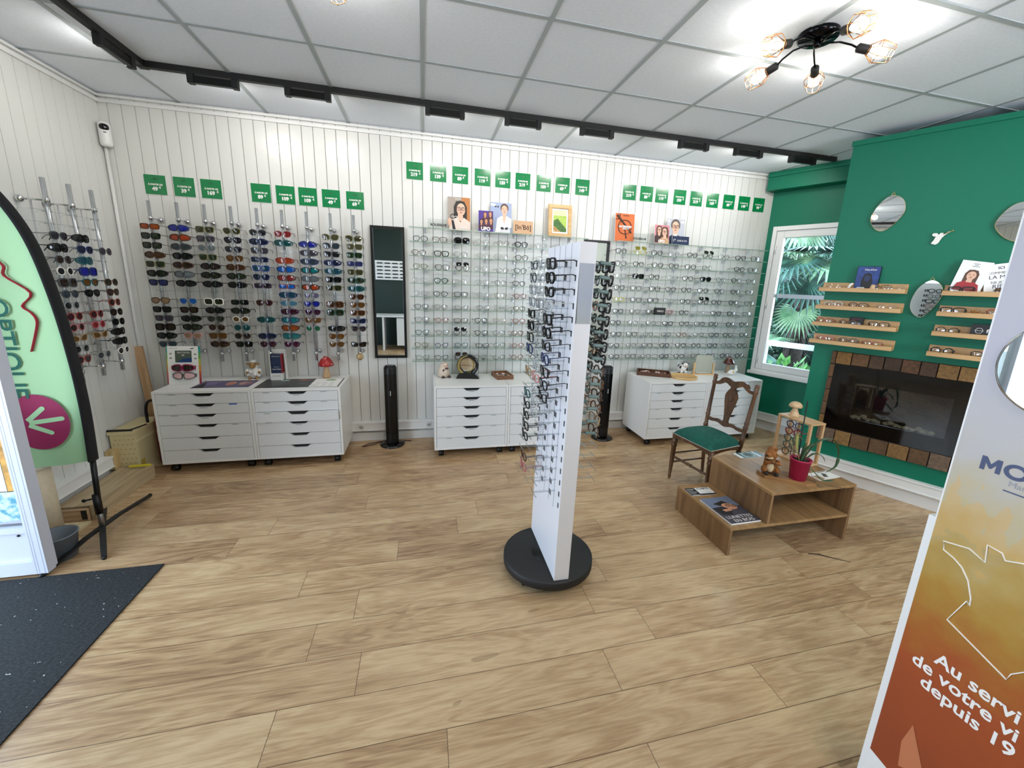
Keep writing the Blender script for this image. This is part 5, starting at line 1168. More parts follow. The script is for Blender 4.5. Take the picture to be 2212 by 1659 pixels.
# mirrors on the breast
def blob_mirror(pts, label, hook=True, turn=0.):
    cx = sum(p[0] for p in pts) / len(pts); cz = sum(p[1] for p in pts) / len(pts); n = len(pts); Q = []
    for i in range(n):
        for k in range(8):
            u = k / 8; p0, p1, p2, p3 = [Vector(pts[(i + d) % n]) for d in (-1, 0, 1, 2)]
            Q.append(.5 * ((2 * p1) + (p2 - p0) * u + (2 * p0 - 5 * p1 + 4 * p2 - p3) * u * u + (3 * p1 - p0 - 3 * p2 + p3) * u ** 3))
    t = thing('pebble_mirror', label, 'mirror', tuple(bw(cx, .012 + abs(turn) * .1, cz)), BA + turn, 'rounded frameless mirrors on the green chimney')
    b = MB(); b.prism(mirror, [(q.x - cx, q.y - cz) for q in Q], -.004, 0, None, gold); b.prism(gold, [((q.x - cx) * 1.015, (q.y - cz) * 1.015) for q in Q], .0003, .004); b.build('mirror_glass', t)
    if hook:
        q = max(Q, key=lambda v: v.y); b = MB(); hz_ = q.y - cz
        b.tube(gold, [(q.x - cx + .010 * math.cos(a), -.002, hz_ + .008 + .008 * math.sin(a)) for a in [i * PI / 4 for i in range(8)]], .0022, 5, True); b.tube(gold, [(q.x - cx, -.002, hz_ + .012), (q.x - cx, -.004, hz_ + .028)], .0022, 5); b.build('hanger', t)
blob_mirror([(-.174, 2.304), (-.105, 2.27), (-.081, 2.19), (-.119, 2.109), (-.184, 2.054), (-.24, 2.08), (-.270, 2.155), (-.235, 2.25)], 'leaf-shaped frameless mirror high on the chimney above the left shelves')
blob_mirror([(.151, 1.69), (.205, 1.665), (.228, 1.60), (.206, 1.52), (.152, 1.433), (.098, 1.45), (.069, 1.521), (.092, 1.63)], 'pebble-shaped mirror between the two stacks of wooden ledges', True, -.145)
blob_mirror([(.483, 2.186), (.425, 2.15), (.387, 2.059), (.432, 1.983), (.50, 1.945), (.60, 1.94), (.66, 2.06), (.58, 2.17)], 'large rounded mirror at the right edge above the posters')
b = MB(); wm_ = mat('white_wood_cutout', 'e8e6e0', .5)
b.prism(wm_, [(.060, .045), (.056, .03), (.044, .018), (.032, .0), (.020, -.035), (.006, -.045), (-.018, -.036), (-.006, -.012), (.0, .012), (-.012, .012), (-.022, .022), (-.016, .034), (.002, .034), (.014, .022), (.020, .034), (.034, .034), (.036, .024), (.050, .030)], -.006, 0)
b.tube(gold, [(.034, -.004, .022), (.075, -.004, .044)], .003, 6); b.ball(gold, (.078, -.004, .046), .006, 8, 5)
solo('angel_cutout', b, 'small white trumpeting angel cutout on the green chimney wall', 'wall ornament', tuple(bw(.118, .008, 1.985)), BA)
# picture ledges
lw = wood('ledge_oak', 'a5804f', 'cba572', 'X', 1.3)
def ledge(s0, s1, z, label):
    t = thing('picture_ledge', label, 'wall shelf', tuple(bw(s0, 0, z)), BA, 'oak picture ledges on the green chimney'); w = s1 - s0
    b = MB(); b.box(lw, 0, w, -.115, 0, -.0, .012); b.build('shelf_board', t, .001); b = MB(); b.box(lw, 0, w, -.127, -.115, 0, .032); b.build('front_lip', t, .001); b = MB(); b.box(lw, 0, w, -.012, 0, .012, .072); b.build('back_board', t, .001)
zl = [1.590, 1.448, 1.310, 1.165]
for k, z in enumerate(zl): ledge(-.492, .038, z, f'oak picture ledge with spectacles, {ORD[k]} from top in the left stack'); ledge(.228, .79, z, f'oak picture ledge with spectacles, {ORD[k]} from top in the right stack')
def on_ledge(s, k, fc, st, th, label, lens=None, off=.075, rz=0.):
    M = MBR @ T((s, -off, zl[k] + .012 + hh[st] + .004)) @ RZ(rz) @ RX(-.05)
    eyewear('sunglasses' if lens else 'eyeglasses', st, th, fcol(CN[fc]), lcol(LC[lens]) if lens else lens_clear, M, label, 'spectacles on the oak ledges', tl=.06 if not lens else .06)
OL = [[(-.40, 'beige', 'panto', 'thin'), (-.115, 'tortoise', 'panto', 'mid'), (-.03, 'beige', 'panto', 'thin')], [(-.385, 'clear', 'panto', 'mid'), (-.225, 'brown', 'panto', 'mid'), (-.055, 'beige', 'panto', 'thin')], [(-.42, 'red', 'panto', 'mid'), (-.265, 'tortoise', 'round', 'mid'), (-.075, 'black', 'square', 'mid')], [(-.40, 'rose', 'panto', 'mid'), (-.24, 'grey', 'panto', 'mid'), (-.09, 'red', 'rect', 'mid')]]
OR_ = [[(.315, 'black', 'square', 'thick'), (.53, 'brown', 'cat', 'thick', 'gold brown'), (.69, 'black', 'panto', 'mid')], [(.30, 'black', 'square', 'thick'), (.52, 'red', 'panto', 'thick'), (.68, 'brown', 'panto', 'mid')], [(.30, 'black', 'round', 'mid')], [(.30, 'black', 'round', 'thick'), (.50, 'black', 'panto', 'mid'), (.68, 'black', 'panto', 'mid')]]
for side, O in (('left', OL), ('right', OR_)):
    for k, row_ in enumerate(O):
        for n, it in enumerate(row_):
            s, fc, st, th = it[:4]; on_ledge(s, k, fc, st, th, f'{fc} spectacles, {ORD[n]} from left on the {ORD[k]} oak ledge, {side} stack', it[4] if len(it) > 4 else None)
def on_wall(name, b, label, cat, s, off, z, lean=.12, rz=0.):
    o = solo(name, b, label, cat, tuple(bw(s, off, z))); o.matrix_world = T(bw(s, off, z)) @ RZ(BA) @ RX(-lean) @ RY(rz); return o
bl = mat('print_deep_blue', '12387a', .3, noise=.5, nscale=25)
b = MB(); b.box(black, -.072, .072, 0, .03, 0, .19); b.flat(bl, rect(-.07, .07, .002, .188), -.0004); b.flat(mat('print_night_figure', '070a14', .5), [(-.03, .01), (-.036, .08), (-.022, .13), (0, .142), (.022, .13), (.036, .08), (.03, .01)], -.0008); b.flat(mat('print_dark_blue_face', '1a2c50', .5), ell(0, .098, .018, .026, 14), -.0012); b.text(whitep, 'Nautilus', .022, .01, .158, -.0012, bold=.0005)
on_wall('picture_box', b, 'deep blue box with a dark figure on the top left ledge', 'box', -.21, .045, zl[0] + .012)
b = MB(); hw_ = mat('white_ceramic', 'e8e6e0', .3); b.tube(hw_, [(.0, 0, .012), (.04, 0, .008), (-.03, 0, .008), (-.045, 0, .02), (-.035, 0, .045), (-.02, 0, .055)], [.006, .008, .010, .010, .009, .006], 8); b.box(hw_, .01, .055, -.012, -.008, .0, .028); b.flat(mat('tiny_display', '7c8a90', .3), rect(.014, .051, .004, .024), -.0125)
on_wall('white_holder', b, 'white curled holder with small card in front of the blue box', 'holder', -.262, .085, zl[0] + .012, 0)
b = MB(); b.lathe(mat('beige_nose_holder', 'cfae86', .6), [(.02, 0), (.019, .02), (.012, .045), (.006, .05)], seg=14); on_wall('nose_holder', b, 'beige nose-shaped spectacles holder right of the blue box', 'holder', -.158, .08, zl[0] + .012, 0)
b = MB(); b.box(black, -.045, .045, 0, .03, 0, .075); b.text(mat('print_dull_red', '8a2c30'), 'LUNETTES', .012, 0, .055, -.0006); b.flat(mat('print_grey'), [(-.035, .01), (-.03, .03), (0, .038), (.03, .03), (.035, .01)], -.0006); on_wall('gift_box', b, 'small black box with red lettering on the third left ledge', 'box', -.218, .06, zl[2] + .012, .1)
b = MB(); b.box(paper, -.075, .075, 0, .003, 0, .215); CLIP = (-.074, .074, .001, .214)
person(b, .0, .155, .065, hair2, skin2, mat('print_red_jumper', 'a02630', .5), -.001, True, 0, None, 1.1); b.flat(paper, rect(-.074, .074, .001, .012), -.006); b.flat(mat('print_red_jumper'), [(-.065, .012), (-.055, .05), (-.02, .072), (.02, .072), (.055, .05), (.065, .012)], -.0024)
for k, w_ in enumerate((.03, .018, .036)): b.flat(mat('print_grey'), rect(-w_ / 2, w_ / 2, .195 - k * .009, .199 - k * .009), -.0006)
on_wall('advertising_poster', b, 'white poster of person in red roll-neck leaning on the top right ledge', 'poster', .325, .06, zl[0] + .022, .14, -.14 + .30)
b = MB(); b.box(paper, -.075, .075, 0, .003, 0, .19)
for k, (s_, sz, bd) in enumerate((('ICI', .024, .0005), ('COMMENCE', .022, .0005), ('LA MER', .033, .0018), ('NE JETEZ', .022, .0005), ('RIEN', .036, .0018))): b.text(navyp, s_, sz, 0, .155 - k * .031, -.0006, bold=bd)
on_wall('text_sign', b, 'white sign with blue text about the sea on the right ledge', 'sign', .495, .05, zl[0] + .03, .1, -.16)
b = MB(); b.box(black, 0, .24, 0, .02, 0, .085); b.text(whitep, 'frenchy', .034, .125, .032, -.0006, bold=.0006); b.tube(whitep, [(.04 + x, -.0006, .043 + z) for x, z in ell(0, 0, .019, .019, 6)], .0015, 4, True); b.tube(whitep, [(.025, -.0006, .043), (.055, -.0006, .043)], .0012, 4)
on_wall('black_sign', b, 'black block sign with white script on the third right ledge', 'sign', .408, .065, zl[2] + .012, .08)
random.seed(9); b = MB(); dm = mat('dried_flower', 'a8763c', .9)
for k in range(60):
    a, e_ = random.uniform(0, 2 * PI), random.uniform(0, PI / 2); r = random.uniform(.025, .045); p = Vector((math.cos(a) * math.cos(e_) * r * 1.3, math.sin(a) * math.cos(e_) * r * .7, math.sin(e_) * r)); b.tube(dm, [p * .2, p], [.001, .003], 4)
on_wall('dried_flowers', b, 'tuft of dried orange flowers on the second right ledge', 'dried flowers', .405, .06, zl[1] + .014, 0)
# ------------------------------------------------------------------ left corner: flag, door, plinth, box, bucket
t = thing('beach_flag', 'pale green feather flag with black sleeve by the entrance door', 'flag', (-1.855, -1.36, 0))
steel = mat('worn_steel', '8d8a84', .35, metal=.8)
for tip in ((.122, -.205), (-.045, .50), (-.075, -.31), (-.245, .40)):
    b = MB(); tx, ty = tip; L_ = math.hypot(tx, ty)
    b.tube(black_m, [(0, 0, .085), (tx * .3, ty * .3, .070), (tx * .7, ty * .7, .035), (tx, ty, .010)], [.019, .019, .018, .016], 4, flat=.45); b.ball(black, (tx, ty, .011), .012, 8, 6); b.build('foot', t)
b = MB(); b.tube(steel, [(0, 0, .08), (.0, 0, .20)], .013, 12); b.tube(black, [(0, 0, .17), (.0, 0, .29)], .018, 12); b.build('ground_spike', t)
b = MB(); b.tube(black, [(-.01, -.0, .265), (-.045, -.015, .262)], .005, 6); b.ball(black, (-.05, -.016, .262), (.012, .006, .010), 8, 6); b.build('thumb_screw', t)
pole = [(.003, 0, .20), (.022, 0, .50), (.032, 0, .80), (.025, 0, 1.10), (0, 0, 1.40), (-.05, 0, 1.68), (-.14, 0, 1.88), (-.27, 0, 2.03), (-.40, 0, 2.08)]
b = MB(); b.tube(black, [(.003, 0, .2), (.018, 0, .5)], .013, 10); b.build('pole', t)
def smooth(P, m=6):
    P = [Vector(p) for p in P]; n = len(P); Q = []
    for i in range(n - 1):
        for k in range(m):
            u = k / m; p0, p1, p2, p3 = P[max(i - 1, 0)], P[i], P[i + 1], P[min(i + 2, n - 1)]
            Q.append(.5 * ((2 * p1) + (p2 - p0) * u + (2 * p0 - 5 * p1 + 4 * p2 - p3) * u * u + (3 * p1 - p0 - 3 * p2 + p3) * u ** 3))
    return Q + [P[-1]]
sp_ = smooth(pole[1:]); b = MB(); b.tube(blackcloth, sp_, .034, 10, flat=.45); b.build('sleeve', t)
fg = mat('flag_mint_cloth', 'a4cc9c', .75); crim = mat('flag_crimson', '8e1a4c', .7); flt = mat('flag_teal_print', '0b5a4c', .7); flr = mat('flag_red_line', 'b0253f', .7)
b = MB(); n = len(sp_); m_ = 16; vs = []
for i, p in enumerate(sp_):
    xl = -.458
    for j in range(m_ + 1):
        u = j / m_; x = p.x + .0 - u * (p.x - xl); dz = -.015 * math.sin(u * PI) * max(0, 1 - i / 10) + .0
        z = p.z + (dz - .03 * u * (1 if i < 3 else .3)); y = .006 * math.sin(u * 9 + p.z * 7) * math.sin(PI * u) * (1.6 if p.z < .62 else .8)
        vs.append((x, y, z))
b.add(vs, [(i * (m_ + 1) + j, i * (m_ + 1) + j + 1, (i + 1) * (m_ + 1) + j + 1, (i + 1) * (m_ + 1) + j) for i in range(n - 1) for j in range(m_)], fg, True)
ft = b.build('flag_cloth', t)
b = MB(); cx, cz, y = -.175, .735, -.010
b.flat(crim, ell(cx, cz, .135, .155, 36), y)
for a in (0, 35, -35):
    M = T((cx - .06, y - .001 - .0006 * (a > 0) - .0012 * (a < 0), cz - .005)) @ RY(math.radians(-a - 8)); L_ = .165 if a == 0 else .12
    b.flat(fg, [(x, z) for x, z in [(.02, -.012)] + [(L_ + .012 * math.sin(q * PI / 6), -.012 * math.cos(q * PI / 6)) for q in range(7)] + [(.02, .012)]], 0, M)
b.text(flt, 'OPTIQUE', .125, 0, 0, 0, M=T((-.275, y - .002, 1.13)) @ RY(PI / 2), bold=.0012)
b.tube(flr, smooth([(-.22, y, 1.60), (-.17, y, 1.55), (-.175, y, 1.50), (-.085, y, 1.42), (-.13, y, 1.355), (-.10, y, 1.32), (-.085, y, 1.28), (-.10, y, 1.22), (-.135, y, 1.12)], 4), .011, 6, flat=.12)
b.build('flag_print', ft)

pvc = mat('lavender_white_pvc', 'c6cad8', .4)
t = thing('entrance_door', 'white glazed entrance door leaf standing open at the left edge', 'door', (-2.32, -1.635, 0))
W_ = .415; b = MB()
for q in ((-.0, .05, .02, 2.12), (W_ - .055, W_, .02, 2.12), (.05, W_ - .055, .02, .09), (.05, W_ - .055, .255, .285), (.05, W_ - .055, 2.05, 2.12)): b.box(pvc, q[0], q[1], -.03, .03, q[2], q[3])
for dx in (-.045, -.035, -.012): b.box(mat('pvc_groove', 'b4b8c6', .4), W_ + dx - .0015, W_ + dx + .0015, -.0306, -.03, .02, 2.12)
b.build('door_frame', t, .003)
b = MB(); b.box(pvc, .05, W_ - .055, -.012, .012, .09, .255); b.tube(mat('pvc_groove'), [(.05, -.0125, .225), (.16, -.0125, .238), (.27, -.0125, .25), (W_ - .06, -.0125, .262)], .0025, 4); b.build('lower_panel', t)
b = MB(); b.tube(black, [(W_ - .095, -.0125, .235), (W_ - .095, -.016, .235)], .006, 10); b.build('plug', t)
b = MB(); b.box(pane, .05, W_ - .055, -.004, .004, .285, 2.05); gl_ = b.build('door_glass', t)
fm_, nt_, bb_ = node_mat('painted_gravel_view'); 
tc_ = nt_.nodes.new('ShaderNodeTexCoord'); vo_ = nt_.nodes.new('ShaderNodeTexNoise'); vo_.inputs['Scale'].default_value = 38; vo_.inputs['Detail'].default_value = 5
rp_ = nt_.nodes.new('ShaderNodeValToRGB'); rp_.color_ramp.elements[0].position = .38; rp_.color_ramp.elements[1].position = .62; rp_.color_ramp.elements[0].color = (*lin('4f93a8'), 1); rp_.color_ramp.elements[1].color = (*lin('cfe6ee'), 1)
nt_.links.new(tc_.outputs['Object'], vo_.inputs['Vector']); nt_.links.new(vo_.outputs['Fac'], rp_.inputs['Fac']); nt_.links.new(rp_.outputs['Color'], bb_.inputs['Base Color'])
b = MB(); b.box(fm_, .051, W_ - .056, -.0062, -.0042, .30, .47); b.flat(mat('view_lilac', 'a7a9c8', .4), [(.22, .30), (.36, .30), (.36, .318), (.27, .312)], -.0066); b.build('painted_glass_view', gl_)  # outdoor gravel showing in the glass, painted on an opaque sheet
b = MB(); b.box(paper, .10, .315, -.0062, -.0045, .475, .80); b.flat(mat('print_rose_pale', 'd9a7b4'), [(.10, .66), (.26, .71), (.22, .66), (.10, .62)], -.0066); b.flat(mat('print_grey'), rect(.22, .25, .53, .57), -.0066); b.build('door_notice', gl_)
b = MB(); b.box(mat('yellow_brick_print', 'b98a3e', .6, noise=.4, nscale=25), .318, .352, -.0062, -.0045, .475, .95); b.build('glass_border', gl_)

b = MB(); b.box(mat_material(), -3.0, -1.40, -3.2, -1.672, 0, .008); o = solo('doormat', b, 'large dark ribbed entrance mat on the wood floor, lower left', 'doormat')
b = MB(); pl = wood('plinth_laminate', '9a8668', 'c0ac8a', 'Y', 1.); b.box(pl, -2.26, -2.05, -1.10, -.53, 0, .088); b.box(pl, -2.07, -2.045, -1.12, -.525, .0, .10)
o = solo('wooden_plinth', b, 'low wood laminate plinth along the left wall', 'plinth')
b = MB(); b.box(wood('skirting_offcut', '9c7c5c', 'c2a280', 'X', 1.), -2.27, -2.07, -1.145, -1.125, 0, .085); b.box(black_m, -2.10, -2.072, -1.1475, -1.1455, .02, .08); solo('wood_offcut', b, 'pinkish wood offcut standing across the front end of the plinth', 'wood offcut')
b = MB(); b.box(mat('cream_board', 'd8c9a0', .6, noise=.1), -2.27, -2.05, -1.50, -1.155, 0, .012); solo('cream_panel', b, 'cream board lying on the floor under the round column', 'board')
t = thing('round_column', 'pale beige round cardboard column with white cap behind the flag', 'column', (-2.165, -1.29, .012))
b = MB(); b.lathe(mat('beige_tube', 'c9bba0', .7, noise=.08), [(.066, 0), (.066, .43)], seg=32); b.build('tube', t); b = MB(); b.lathe(mat('cap_white', 'e6e0d2', .5), [(.071, .43), (.071, .465), (.0, .467)], seg=32); b.build('cap', t)
t = thing('grey_bucket', 'grey oval bucket on the floor beside the door leaf', 'bucket', (-1.975, -1.50, 0)); bk = mat('grey_plastic', '6d7680', .5)
b = MB(); b.lathe(bk, [(.0, .0), (.072, .0), (.088, .135), (.092, .135), (.092, .14), (.083, .14), (.068, .006), (.0, .006)], seg=32, cap=False); b.build('bucket_body', t)
kb = mat('kraft_cream', 'cdbf94', .7); 
t = thing('cardboard_box', 'cream patterned cardboard box on the floor in the left corner', 'box', (-2.225, -.33, 0))
b = MB(); b.box(kb, -.075, .075, -.18, .18, 0, .34); b.box(kb, -.085, .08, -.185, .185, .34, .362)
dsh = mat('box_pattern', 'b89a5c', .7)
for r_ in range(8):
    for c_ in range(5): b.box(dsh, -.062 + c_ * .028 + (r_ % 2) * .012, -.050 + c_ * .028 + (r_ % 2) * .012, -.1806, -.18, .03 + r_ * .038, .038 + r_ * .038)
b.box(mat('yellow_stain', 'b8a24a', .7), .0751, .0756, -.15, -.10, .06, .12); b.box(mat('box_white_edge', 'ded2ae', .7), .0751, .078, -.17, .1, .27, .285); b.build('box_body', t)
b = MB(); b.box(black_m, -.10, .06, -.17, -.155, .363, .375); b.tube(black_m, [(.04, -.16, .37), (.06, -.10, .368), (.075, -.02, .366)], .005, 6); b.build('strap', t)
b = MB(); b.box(mat('yellow_rule', 'd8c830', .5), -.065, .065, -.008, .008, 0, .012); solo('yellow_ruler', b, 'yellow folding ruler lying on the end of the plinth', 'ruler', (-2.115, -.555, .10), .08)
b = MB(); b.box(wood('raw_block', 'a88a58', 'd0b888', 'Z', 1.), -2.312, -2.262, -.565, -.50, .088, .235); solo('wood_block', b, 'rough wooden block against the left wall behind the plinth', 'wood block')
b = MB(); b.box(wood('leaning_plank_wood', 'a8835c', 'c9a780', 'Z', .8), -.03, .03, -.009, .009, 0, .94); o = solo('leaning_plank', b, 'narrow light wooden plank leaning upright in the left corner', 'plank', (-2.215, -.105, 0)); o.rotation_euler.x = -.07; o.rotation_euler.y = -.09
rd = mat('extinguisher_red', '9a1220', .3)
t = thing('fire_extinguisher', 'red fire extinguisher with black hose between box and cabinet', 'fire extinguisher', (-2.085, -.24, 0))
b = MB(); b.lathe(rd, [(.06, 0), (.065, .01), (.065, .38), (.05, .43), (.022, .455), (.022, .47)], seg=28); b.build('cylinder', t)
b = MB(); b.box(black, -.012, .012, -.06, .03, .47, .50); b.build('valve', t)
b = MB(); b.tube(black, smooth([(0, -.03, .48), (-.03, -.05, .54), (-.07, -.06, .52), (-.085, -.06, .42), (-.08, -.05, .25)], 4), .010, 8); b.build('hose', t)
b = MB(); b.box(whitep, -.03, .03, -.0665, -.0655, .20, .30); b.build('instruction_label', t)
# wall sockets
def socket(x, label):
    b = MB(); b.box(white_pl, -.024, .024, -.010, 0, -.024, .024); b.tube(mat('socket_grey', 'b9b9b6', .4), [(0, -.011, 0), (0, -.0102, 0)], .019, 16)
    for dx in (-.008, .008): b.tube(black, [(dx, -.0118, .0), (dx, -.0105, .0)], .003, 8)
    b.tube(alu, [(0, -.016, .009), (0, -.01, .009)], .0025, 6); solo('wall_socket', b, label, 'socket', (x, -.05, .157))
socket(-.612, 'white wall socket on the trunking right of the mushroom cabinet'); socket(.015, 'white wall socket on the trunking left of the second cabinet pair'); socket(1.93, 'white wall socket on the trunking right of the second tower fan')

# ------------------------------------------------------------------ advertising totem at the right
t = thing('advertising_totem', 'tall advertising totem with orange forest print at the right edge', 'display', (1.30, -3.30, 0), -PI / 2)
pm = print_material()
b = MB(); b.box(white_pl, -.022, .75, .006, .40, 0.0, 1.0); b.build('plinth_box', t, .002)
b = MB(); b.box(white_pl, -.004, .75, .0, .03, .02, 1.95); b.build('board', t)
b = MB(); b.prism(pm, [(.0, .215), (.12, .215 - .02), (.75, .19), (.75, 1.949), (.0, 1.949)], -.0012, -.0002); b.prism(white_pl, [(0, .02), (.75, .02), (.75, .2), (.0, .2)], -.0006, 0); prn = b.build('printed_panel', t)
blu = mat('print_slate_blue', '3c4768', .5); gy = mat('print_mid_grey', '8a8c94', .5)
b = MB(); b.flat(blu, [(.050, 1.169), (.050, 1.203), (.059, 1.203), (.0685, 1.187), (.078, 1.203), (.087, 1.203), (.087, 1.169), (.078, 1.169), (.078, 1.188), (.0705, 1.176), (.0665, 1.176), (.059, 1.188), (.059, 1.169)], -.002); b.prism_ring(blu, .1125, 1.186, .0215, .0185, .0125, .0105, -.002); b.text(gy, 'Man', .019, .105, 1.150, -.002, 'LEFT'); b.build('lettering', prn); b = MB(); b.flat(blu, rect(.100, .17, 1.136, 1.139), -.002); b.build('underline', prn); b = MB()
b.text(whitep, 'Au servi', .0485, .077, .622, -.002, 'LEFT', bold=.0010); b.text(whitep, 'de votre vi', .0485, .033, .577, -.002, 'LEFT', bold=.0010); b.text(whitep, 'depuis 19', .0485, .062, .532, -.002, 'LEFT', bold=.0010); b.build('slogan', prn)
b = MB(); fr_ = [(.25, .99), (.167, .991), (.140, .978), (.132, .992), (.105, .995), (.110, .951), (.077, .965), (.027, .952), (.032, .93), (.055, .922), (.074, .91), (.092, .885), (.103, .855), (.108, .826), (.101, .834), (.077, .756), (.201, .707), (.205, .727), (.222, .752), (.26, .76)]
fr_[12] = (.106, .845); b.tube(whitep, [(x, -.0022, z) for x, z in fr_], .0036, 4, flat=.4); b.build('country_outline', prn)
b = MB(); b.flat(mat('print_pale_rust', 'b8714c', .5), [(.062, .33), (.075, .405), (.125, .29), (.07, .25)], -.0021); b.build('print_triangle', prn)
b = MB(); M = T((.135, -.004, 1.43)) @ RX(PI / 2); b.lathe(mirror, [(.0, .004), (.104, .004)], seg=56, M=M, cap=False); b.lathe(chrome, [(.103, -.002), (.107, .0), (.107, .004), (.103, .0045)], seg=56, M=M, cap=False); b.build('round_mirror', t)
b = MB(); b.flat(mat('print_salmon', 'd3a98e', .5), rect(.125, .2, 1.235, 1.30), -.002); b.build('print_square', prn)

# ------------------------------------------------------------------ behind the camera (seen in the mirrors)
t = thing('back_desk', 'white desk against the dark green wall, seen in the tall mirror', 'desk', (-.95, -5.5, 0))
b = MB(); b.box(white_lam, -.1, 1.0, -.35, .25, .72, .75); b.build('desktop', t); b = MB(); b.box(white_lam, .05, .09, -.3, .2, 0, .72); b.build('leg', t); b = MB(); b.box(white_lam, .35, .95, -.32, .22, .1, .70); b.build('drawer_unit', t)
t = thing('back_rack', 'white wall rack of spectacles on the dark green wall, seen in mirror', 'display rack', (-.72, -5.99, 1.5)); b = MB(); b.box(white_lam, -.35, .35, 0, .03, 0, .42)
for r_ in range(5):
    for c_ in range(4): b.box(black, -.31 + c_ * .165, -.19 + c_ * .165, .03, .05, .04 + r_ * .078, .065 + r_ * .078)
b.build('rack_panel', t)
# ------------------------------------------------------------------ garden outside the window
b = MB(); b.box(mat('garden_soil', '3f4a30', .9, noise=.4, nscale=3), 3.6, 22, -8, 16, -.5, -.42); b.box(mat('paving_outside', 'b9b8b4', .9, noise=.1, nscale=6), -16, -3.5, -9, 4, -.12, -.06); struct('ground', b)
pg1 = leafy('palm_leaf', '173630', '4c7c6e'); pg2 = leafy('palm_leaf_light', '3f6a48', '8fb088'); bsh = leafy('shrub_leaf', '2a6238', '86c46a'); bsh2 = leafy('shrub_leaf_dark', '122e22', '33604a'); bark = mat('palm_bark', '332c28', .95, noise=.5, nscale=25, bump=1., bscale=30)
def frond(name, parent, base, ang, length, droop, m, n=34, rise=.5):
    b = MB(); pts = []
    for k in range(n + 1):
        u = k / n; r = length * u; pts.append(Vector((math.cos(ang) * r, math.sin(ang) * r, rise * length * u - droop * u * u)))
    b.tube(m, pts, [.016 * (1 - .8 * k / n) for k in range(n + 1)], 5)
    for k in range(5, n + 1):
        p = pts[k]; tg = (pts[k] - pts[k - 1]).normalized(); sd = tg.cross(Vector((0, 0, 1))).normalized(); u = k / n
        L_ = length * .42 * (math.sin(PI * (.15 + .8 * u)) ** .7)
        for s in (-1, 1):
            d = (sd * s * .8 + tg * .75 + Vector((0, 0, -.28))).normalized(); w = tg * .016
            a, c = p, p + d * L_; md = p + d * L_ * .5 + Vector((0, 0, .02)); c = c + Vector((0, 0, -.12 * L_))
            b.add([a - w * .5, a + w * .5, md + w, c, md - w], [(0, 1, 2, 4), (4, 2, 3)], m, False)
    o = b.build(name, parent); o.location = base; return o
def fan(parent, base, ang, pet, rise, R_, m, tilt, n=26):
    """one fan-palm leaf: bent stalk carrying a pleated half disc of drooping blades"""
    b = MB(); h = Vector((math.cos(ang), math.sin(ang), 0)); sd = Vector((-math.sin(ang), math.cos(ang), 0))
    pts = [h * (pet * u) + Vector((0, 0, rise * pet * (u - .45 * u * u))) for u in (0, .25, .5, .75, 1)]
    b.tube(m, pts, .012, 5); p = pts[-1]; d = (h * math.cos(tilt) + Vector((0, 0, math.sin(tilt)))).normalized(); nn = sd.cross(d).normalized()
    for k in range(n):
        a = math.radians(-125 + 250 * k / (n - 1)); L_ = R_ * (.72 + .28 * math.cos(a * .6)); q = (d * math.cos(a) + sd * math.sin(a)).normalized(); w = nn.cross(q) * R_ * .045
        md = p + q * L_ * .55 - nn * L_ * .03; tip = p + q * L_ + Vector((0, 0, -.16 * L_))
        b.add([p, md - w, tip, md + w, md + nn * R_ * .02], [(0, 1, 4), (1, 2, 4), (2, 3, 4), (3, 0, 4)], m, False)
    o = b.build('frond', parent); o.location = base; return o
random.seed(31)
def palm(loc, h, label, fr, tr=.14):
    t = thing('palm_tree', label, 'palm tree', loc)
    b = MB(); b.tube(bark, [(.02 * math.sin(k), .02 * math.cos(k * 1.3), h * k / 10) for k in range(11)], [tr * (1.1 - .02 * k + .03 * (k % 2)) for k in range(11)], 14)
    for k in range(160):
        a = random.uniform(0, 2 * PI); z = random.uniform(.1, 1) * h; b.tube(bark, [(tr * math.cos(a), tr * math.sin(a), z), (tr * 1.3 * math.cos(a), tr * 1.3 * math.sin(a), z - .12)], [.016, .005], 4)
    b.build('trunk', t)
    for a, pet, rise, R_, m, tilt, zz in fr: fan(t, (0, 0, h * zz), math.radians(a), pet, rise, R_, m, math.radians(tilt))
D1 = Vector((.72, .69, 0))
def out(dist, side, z=0.): p = Vector((-.011, -3.979, 0)) + D1 * dist + Vector((.69, -.72, 0)) * side; return (p.x, p.y, z)
palm(out(8.4, .22, -.45), 2.15, 'thick shaggy palm with drooping fans seen through the window', [(224, .5, .2, .55, pg1, -62, 1), (180, .55, .5, .6, pg1, -45, 1), (265, .55, .5, .6, pg1, -45, 1), (205, .7, .9, .6, pg1, -25, 1), (240, .7, .9, .6, pg2, -30, 1), (150, .7, .7, .6, pg1, -35, 1), (300, .7, .7, .6, pg1, -35, 1), (222, .6, 1.5, .6, pg1, 5, 1), (190, .6, 1.4, .6, pg2, 0, 1), (255, .6, 1.4, .6, pg1, 0, 1), (110, .8, .9, .6, pg1, -10, 1), (60, .8, .9, .6, pg1, -10, 1), (350, .8, .9, .6, pg1, -10, 1), (214, .35, -.3, .42, pg2, -75, .82)])
palm(out(10.8, -.55, -.45), 3.3, 'taller palm further back to the left outside the window', [(a, .8, (.4, 1.0, .1)[k % 3], .75, (pg1, pg2)[k % 2], (-40, -10, -65)[k % 3], 1) for k, a in enumerate(range(0, 360, 24))], .13)
palm(out(7.4, -.75, -.45), .95, 'low palm fanning out at the left outside the window', [(a, .5, (1.0, .5)[k % 2], .5, (pg2, pg1)[k % 2], (20, -20)[k % 2], 1) for k, a in enumerate(range(0, 360, 40))], .07)
